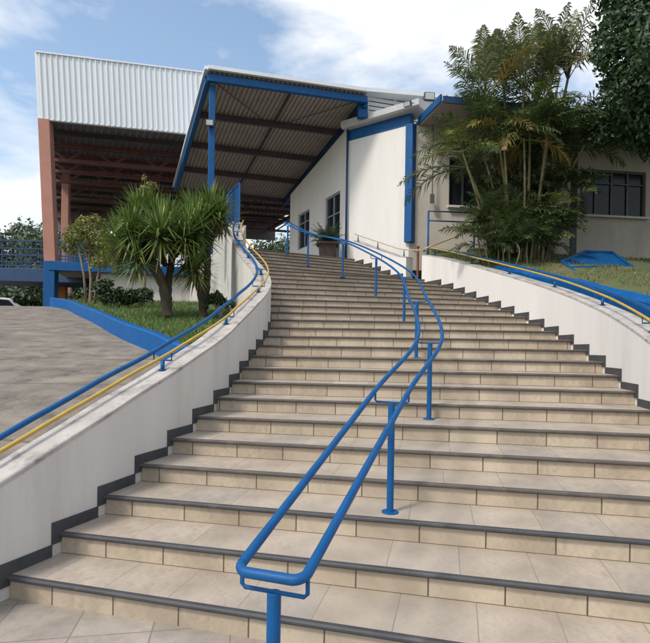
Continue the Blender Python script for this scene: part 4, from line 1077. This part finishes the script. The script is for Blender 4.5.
# ================================================================== WHITE CAR BEYOND THE DRIVEWAY CREST
cb = at(-4, 330, 20.5); cb.z = EYE + .60
car = thing('parked_car', cb, 'white parked car half hidden beyond the crest of the driveway', 'car')
cw = Vector((.9, .25, 0)).normalized(); cn = Vector((-cw.y, cw.x, 0))
def cpnt(x, y, z): return cb + cw * x + cn * y + Vector((0, 0, z))
prof = [(-2.05, .35), (-2.1, .62), (-1.98, .86), (-1.55, .95), (-.95, 1.36), (-.1, 1.45), (.75, 1.40), (1.25, 1.02), (1.9, .90), (2.08, .65), (2.05, .35)]
m = MB(); secs = []
for y, sx in ((-.82, .97), (-.70, 1), (.70, 1), (.82, .97)):
    secs.append([cpnt(x * sx, y * (1 if z < 1 else .88), z if abs(y) < .8 else z * .97) for x, z in prof])
m.sweep(secs); m.build('body', 'car_white', car, smooth=False, fix=True, bevel=.02)
for sgn in (-1, 1):
    m = MB()
    for pts in (((-1.32, .98), (-.88, 1.28), (-.12, 1.35), (-.12, .98)), ((-.04, .98), (-.04, 1.35), (.70, 1.31), (1.02, .98))):
        m.quad(*[cpnt(x, sgn * (.83 - .085 * max(0, (z - .9)) / .45), z) for x, z in (pts if sgn < 0 else pts[::-1])])
    m.build('side_window', 'glass_dark', car)
m = MB(); m.quad(cpnt(.82, -.62, 1.375), cpnt(.82, .62, 1.375), cpnt(1.26, .66, 1.04), cpnt(1.26, -.66, 1.04)); m.build('windscreen', 'glass_dark', car)
for sx in (-1.3, 1.3):
    for sy in (-.78, .78):
        m = MB(); m.tube([cpnt(sx, sy - .1, .32), cpnt(sx, sy + .1, .32)], .32, 20); w = m.build('wheel', 'rubber', car); m = MB(); m.tube([cpnt(sx, sy - .105, .32), cpnt(sx, sy + .105, .32)], .19, 14); m.build('rim', 'gutter_grey', w)
for sy in (-.6, .6):
    m = MB(); m.box(cpnt(2.03, sy, .74), cw * .05, cn * .16, Vector((0, 0, .07))); m.build('headlight', 'lamp_glass', car)

# ================================================================== WORLD, SUN, CAMERA
wd = bpy.data.worlds.new('World'); SC.world = wd; wd.use_nodes = True
nt = wd.node_tree; N, L = nt.nodes, nt.links; bg = N['Background']
EL, AZ = math.radians(50), math.radians(226)      # azimuth measured clockwise from +Y: to the left and a little behind the camera
sky = N.new('ShaderNodeTexSky'); sky.sky_type = 'NISHITA'; sky.sun_disc = False; sky.sun_elevation = EL; sky.sun_rotation = AZ
sky.air_density = 1.0; sky.dust_density = 2.5
tc = N.new('ShaderNodeTexCoord'); mp = N.new('ShaderNodeMapping'); mp.inputs['Scale'].default_value = (1, 1, 2.1); mp.inputs['Location'].default_value = (.35, .2, .1)
L.new(tc.outputs['Generated'], mp.inputs['Vector'])
nz = N.new('ShaderNodeTexNoise'); nz.inputs['Scale'].default_value = 2.6; nz.inputs['Detail'].default_value = 9; nz.inputs['Roughness'].default_value = .55; nz.inputs['Distortion'].default_value = .25
L.new(mp.outputs[0], nz.inputs['Vector'])
cr_ = N.new('ShaderNodeValToRGB'); cr_.color_ramp.elements[0].position = .41; cr_.color_ramp.elements[1].position = .57
cr_.color_ramp.elements[0].color = (.06, .06, .06, 1)
L.new(nz.outputs['Fac'], cr_.inputs['Fac'])
n2 = N.new('ShaderNodeTexNoise'); n2.inputs['Scale'].default_value = 6; n2.inputs['Detail'].default_value = 6; L.new(mp.outputs[0], n2.inputs['Vector'])
cc = N.new('ShaderNodeValToRGB'); cc.color_ramp.elements[0].color = (5.5, 5.75, 6.15, 1); cc.color_ramp.elements[1].color = (6.1, 6.2, 6.35, 1); cc.color_ramp.elements[0].position = .35; cc.color_ramp.elements[1].position = .6
L.new(n2.outputs['Fac'], cc.inputs['Fac'])
mx = N.new('ShaderNodeMix'); mx.data_type = 'RGBA'; L.new(cr_.outputs['Color'], mx.inputs['Factor']); sg = N.new('ShaderNodeMix'); sg.data_type = 'RGBA'; sg.blend_type = 'MULTIPLY'; sg.inputs['Factor'].default_value = 1; sg.inputs[7].default_value = (1.35, 1.45, 1.4, 1)
L.new(sky.outputs[0], sg.inputs[6]); L.new(sg.outputs[2], mx.inputs[6]); L.new(cc.outputs['Color'], mx.inputs[7])
L.new(mx.outputs[2], bg.inputs['Color']); bg.inputs['Strength'].default_value = .15

sd = bpy.data.lights.new('Sun', 'SUN'); sd.energy = 2.4; sd.angle = math.radians(9); sd.color = (1, .95, .88)
so = bpy.data.objects.new('Sun', sd); COL.objects.link(so)
sv = Vector((math.sin(AZ) * math.cos(EL), math.cos(AZ) * math.cos(EL), math.sin(EL)))
so.rotation_euler = sv.to_track_quat('Z', 'Y').to_euler(); so.location = sv * 50

cd = bpy.data.cameras.new('Camera'); cam = bpy.data.objects.new('Camera', cd); COL.objects.link(cam)
cd.sensor_fit = 'HORIZONTAL'; cd.sensor_width = 36; cd.lens = 36 * F / 650
cd.shift_y = (HV - 321.5) / 650; cd.clip_end = 3000; cd.clip_start = .05
cam.matrix_world = Matrix.Translation((0, 0, EYE)) @ Matrix.Rotation(math.radians(90), 4, 'X') @ Matrix.Rotation(ROLL, 4, 'Z')
SC.camera = cam
SC.render.engine = 'CYCLES'
SC.view_settings.view_transform = 'Standard'; SC.view_settings.look = 'None'; SC.view_settings.exposure = .22; SC.view_settings.gamma = 1
for o in bpy.data.objects:
    if '_w' in o: del o['_w']
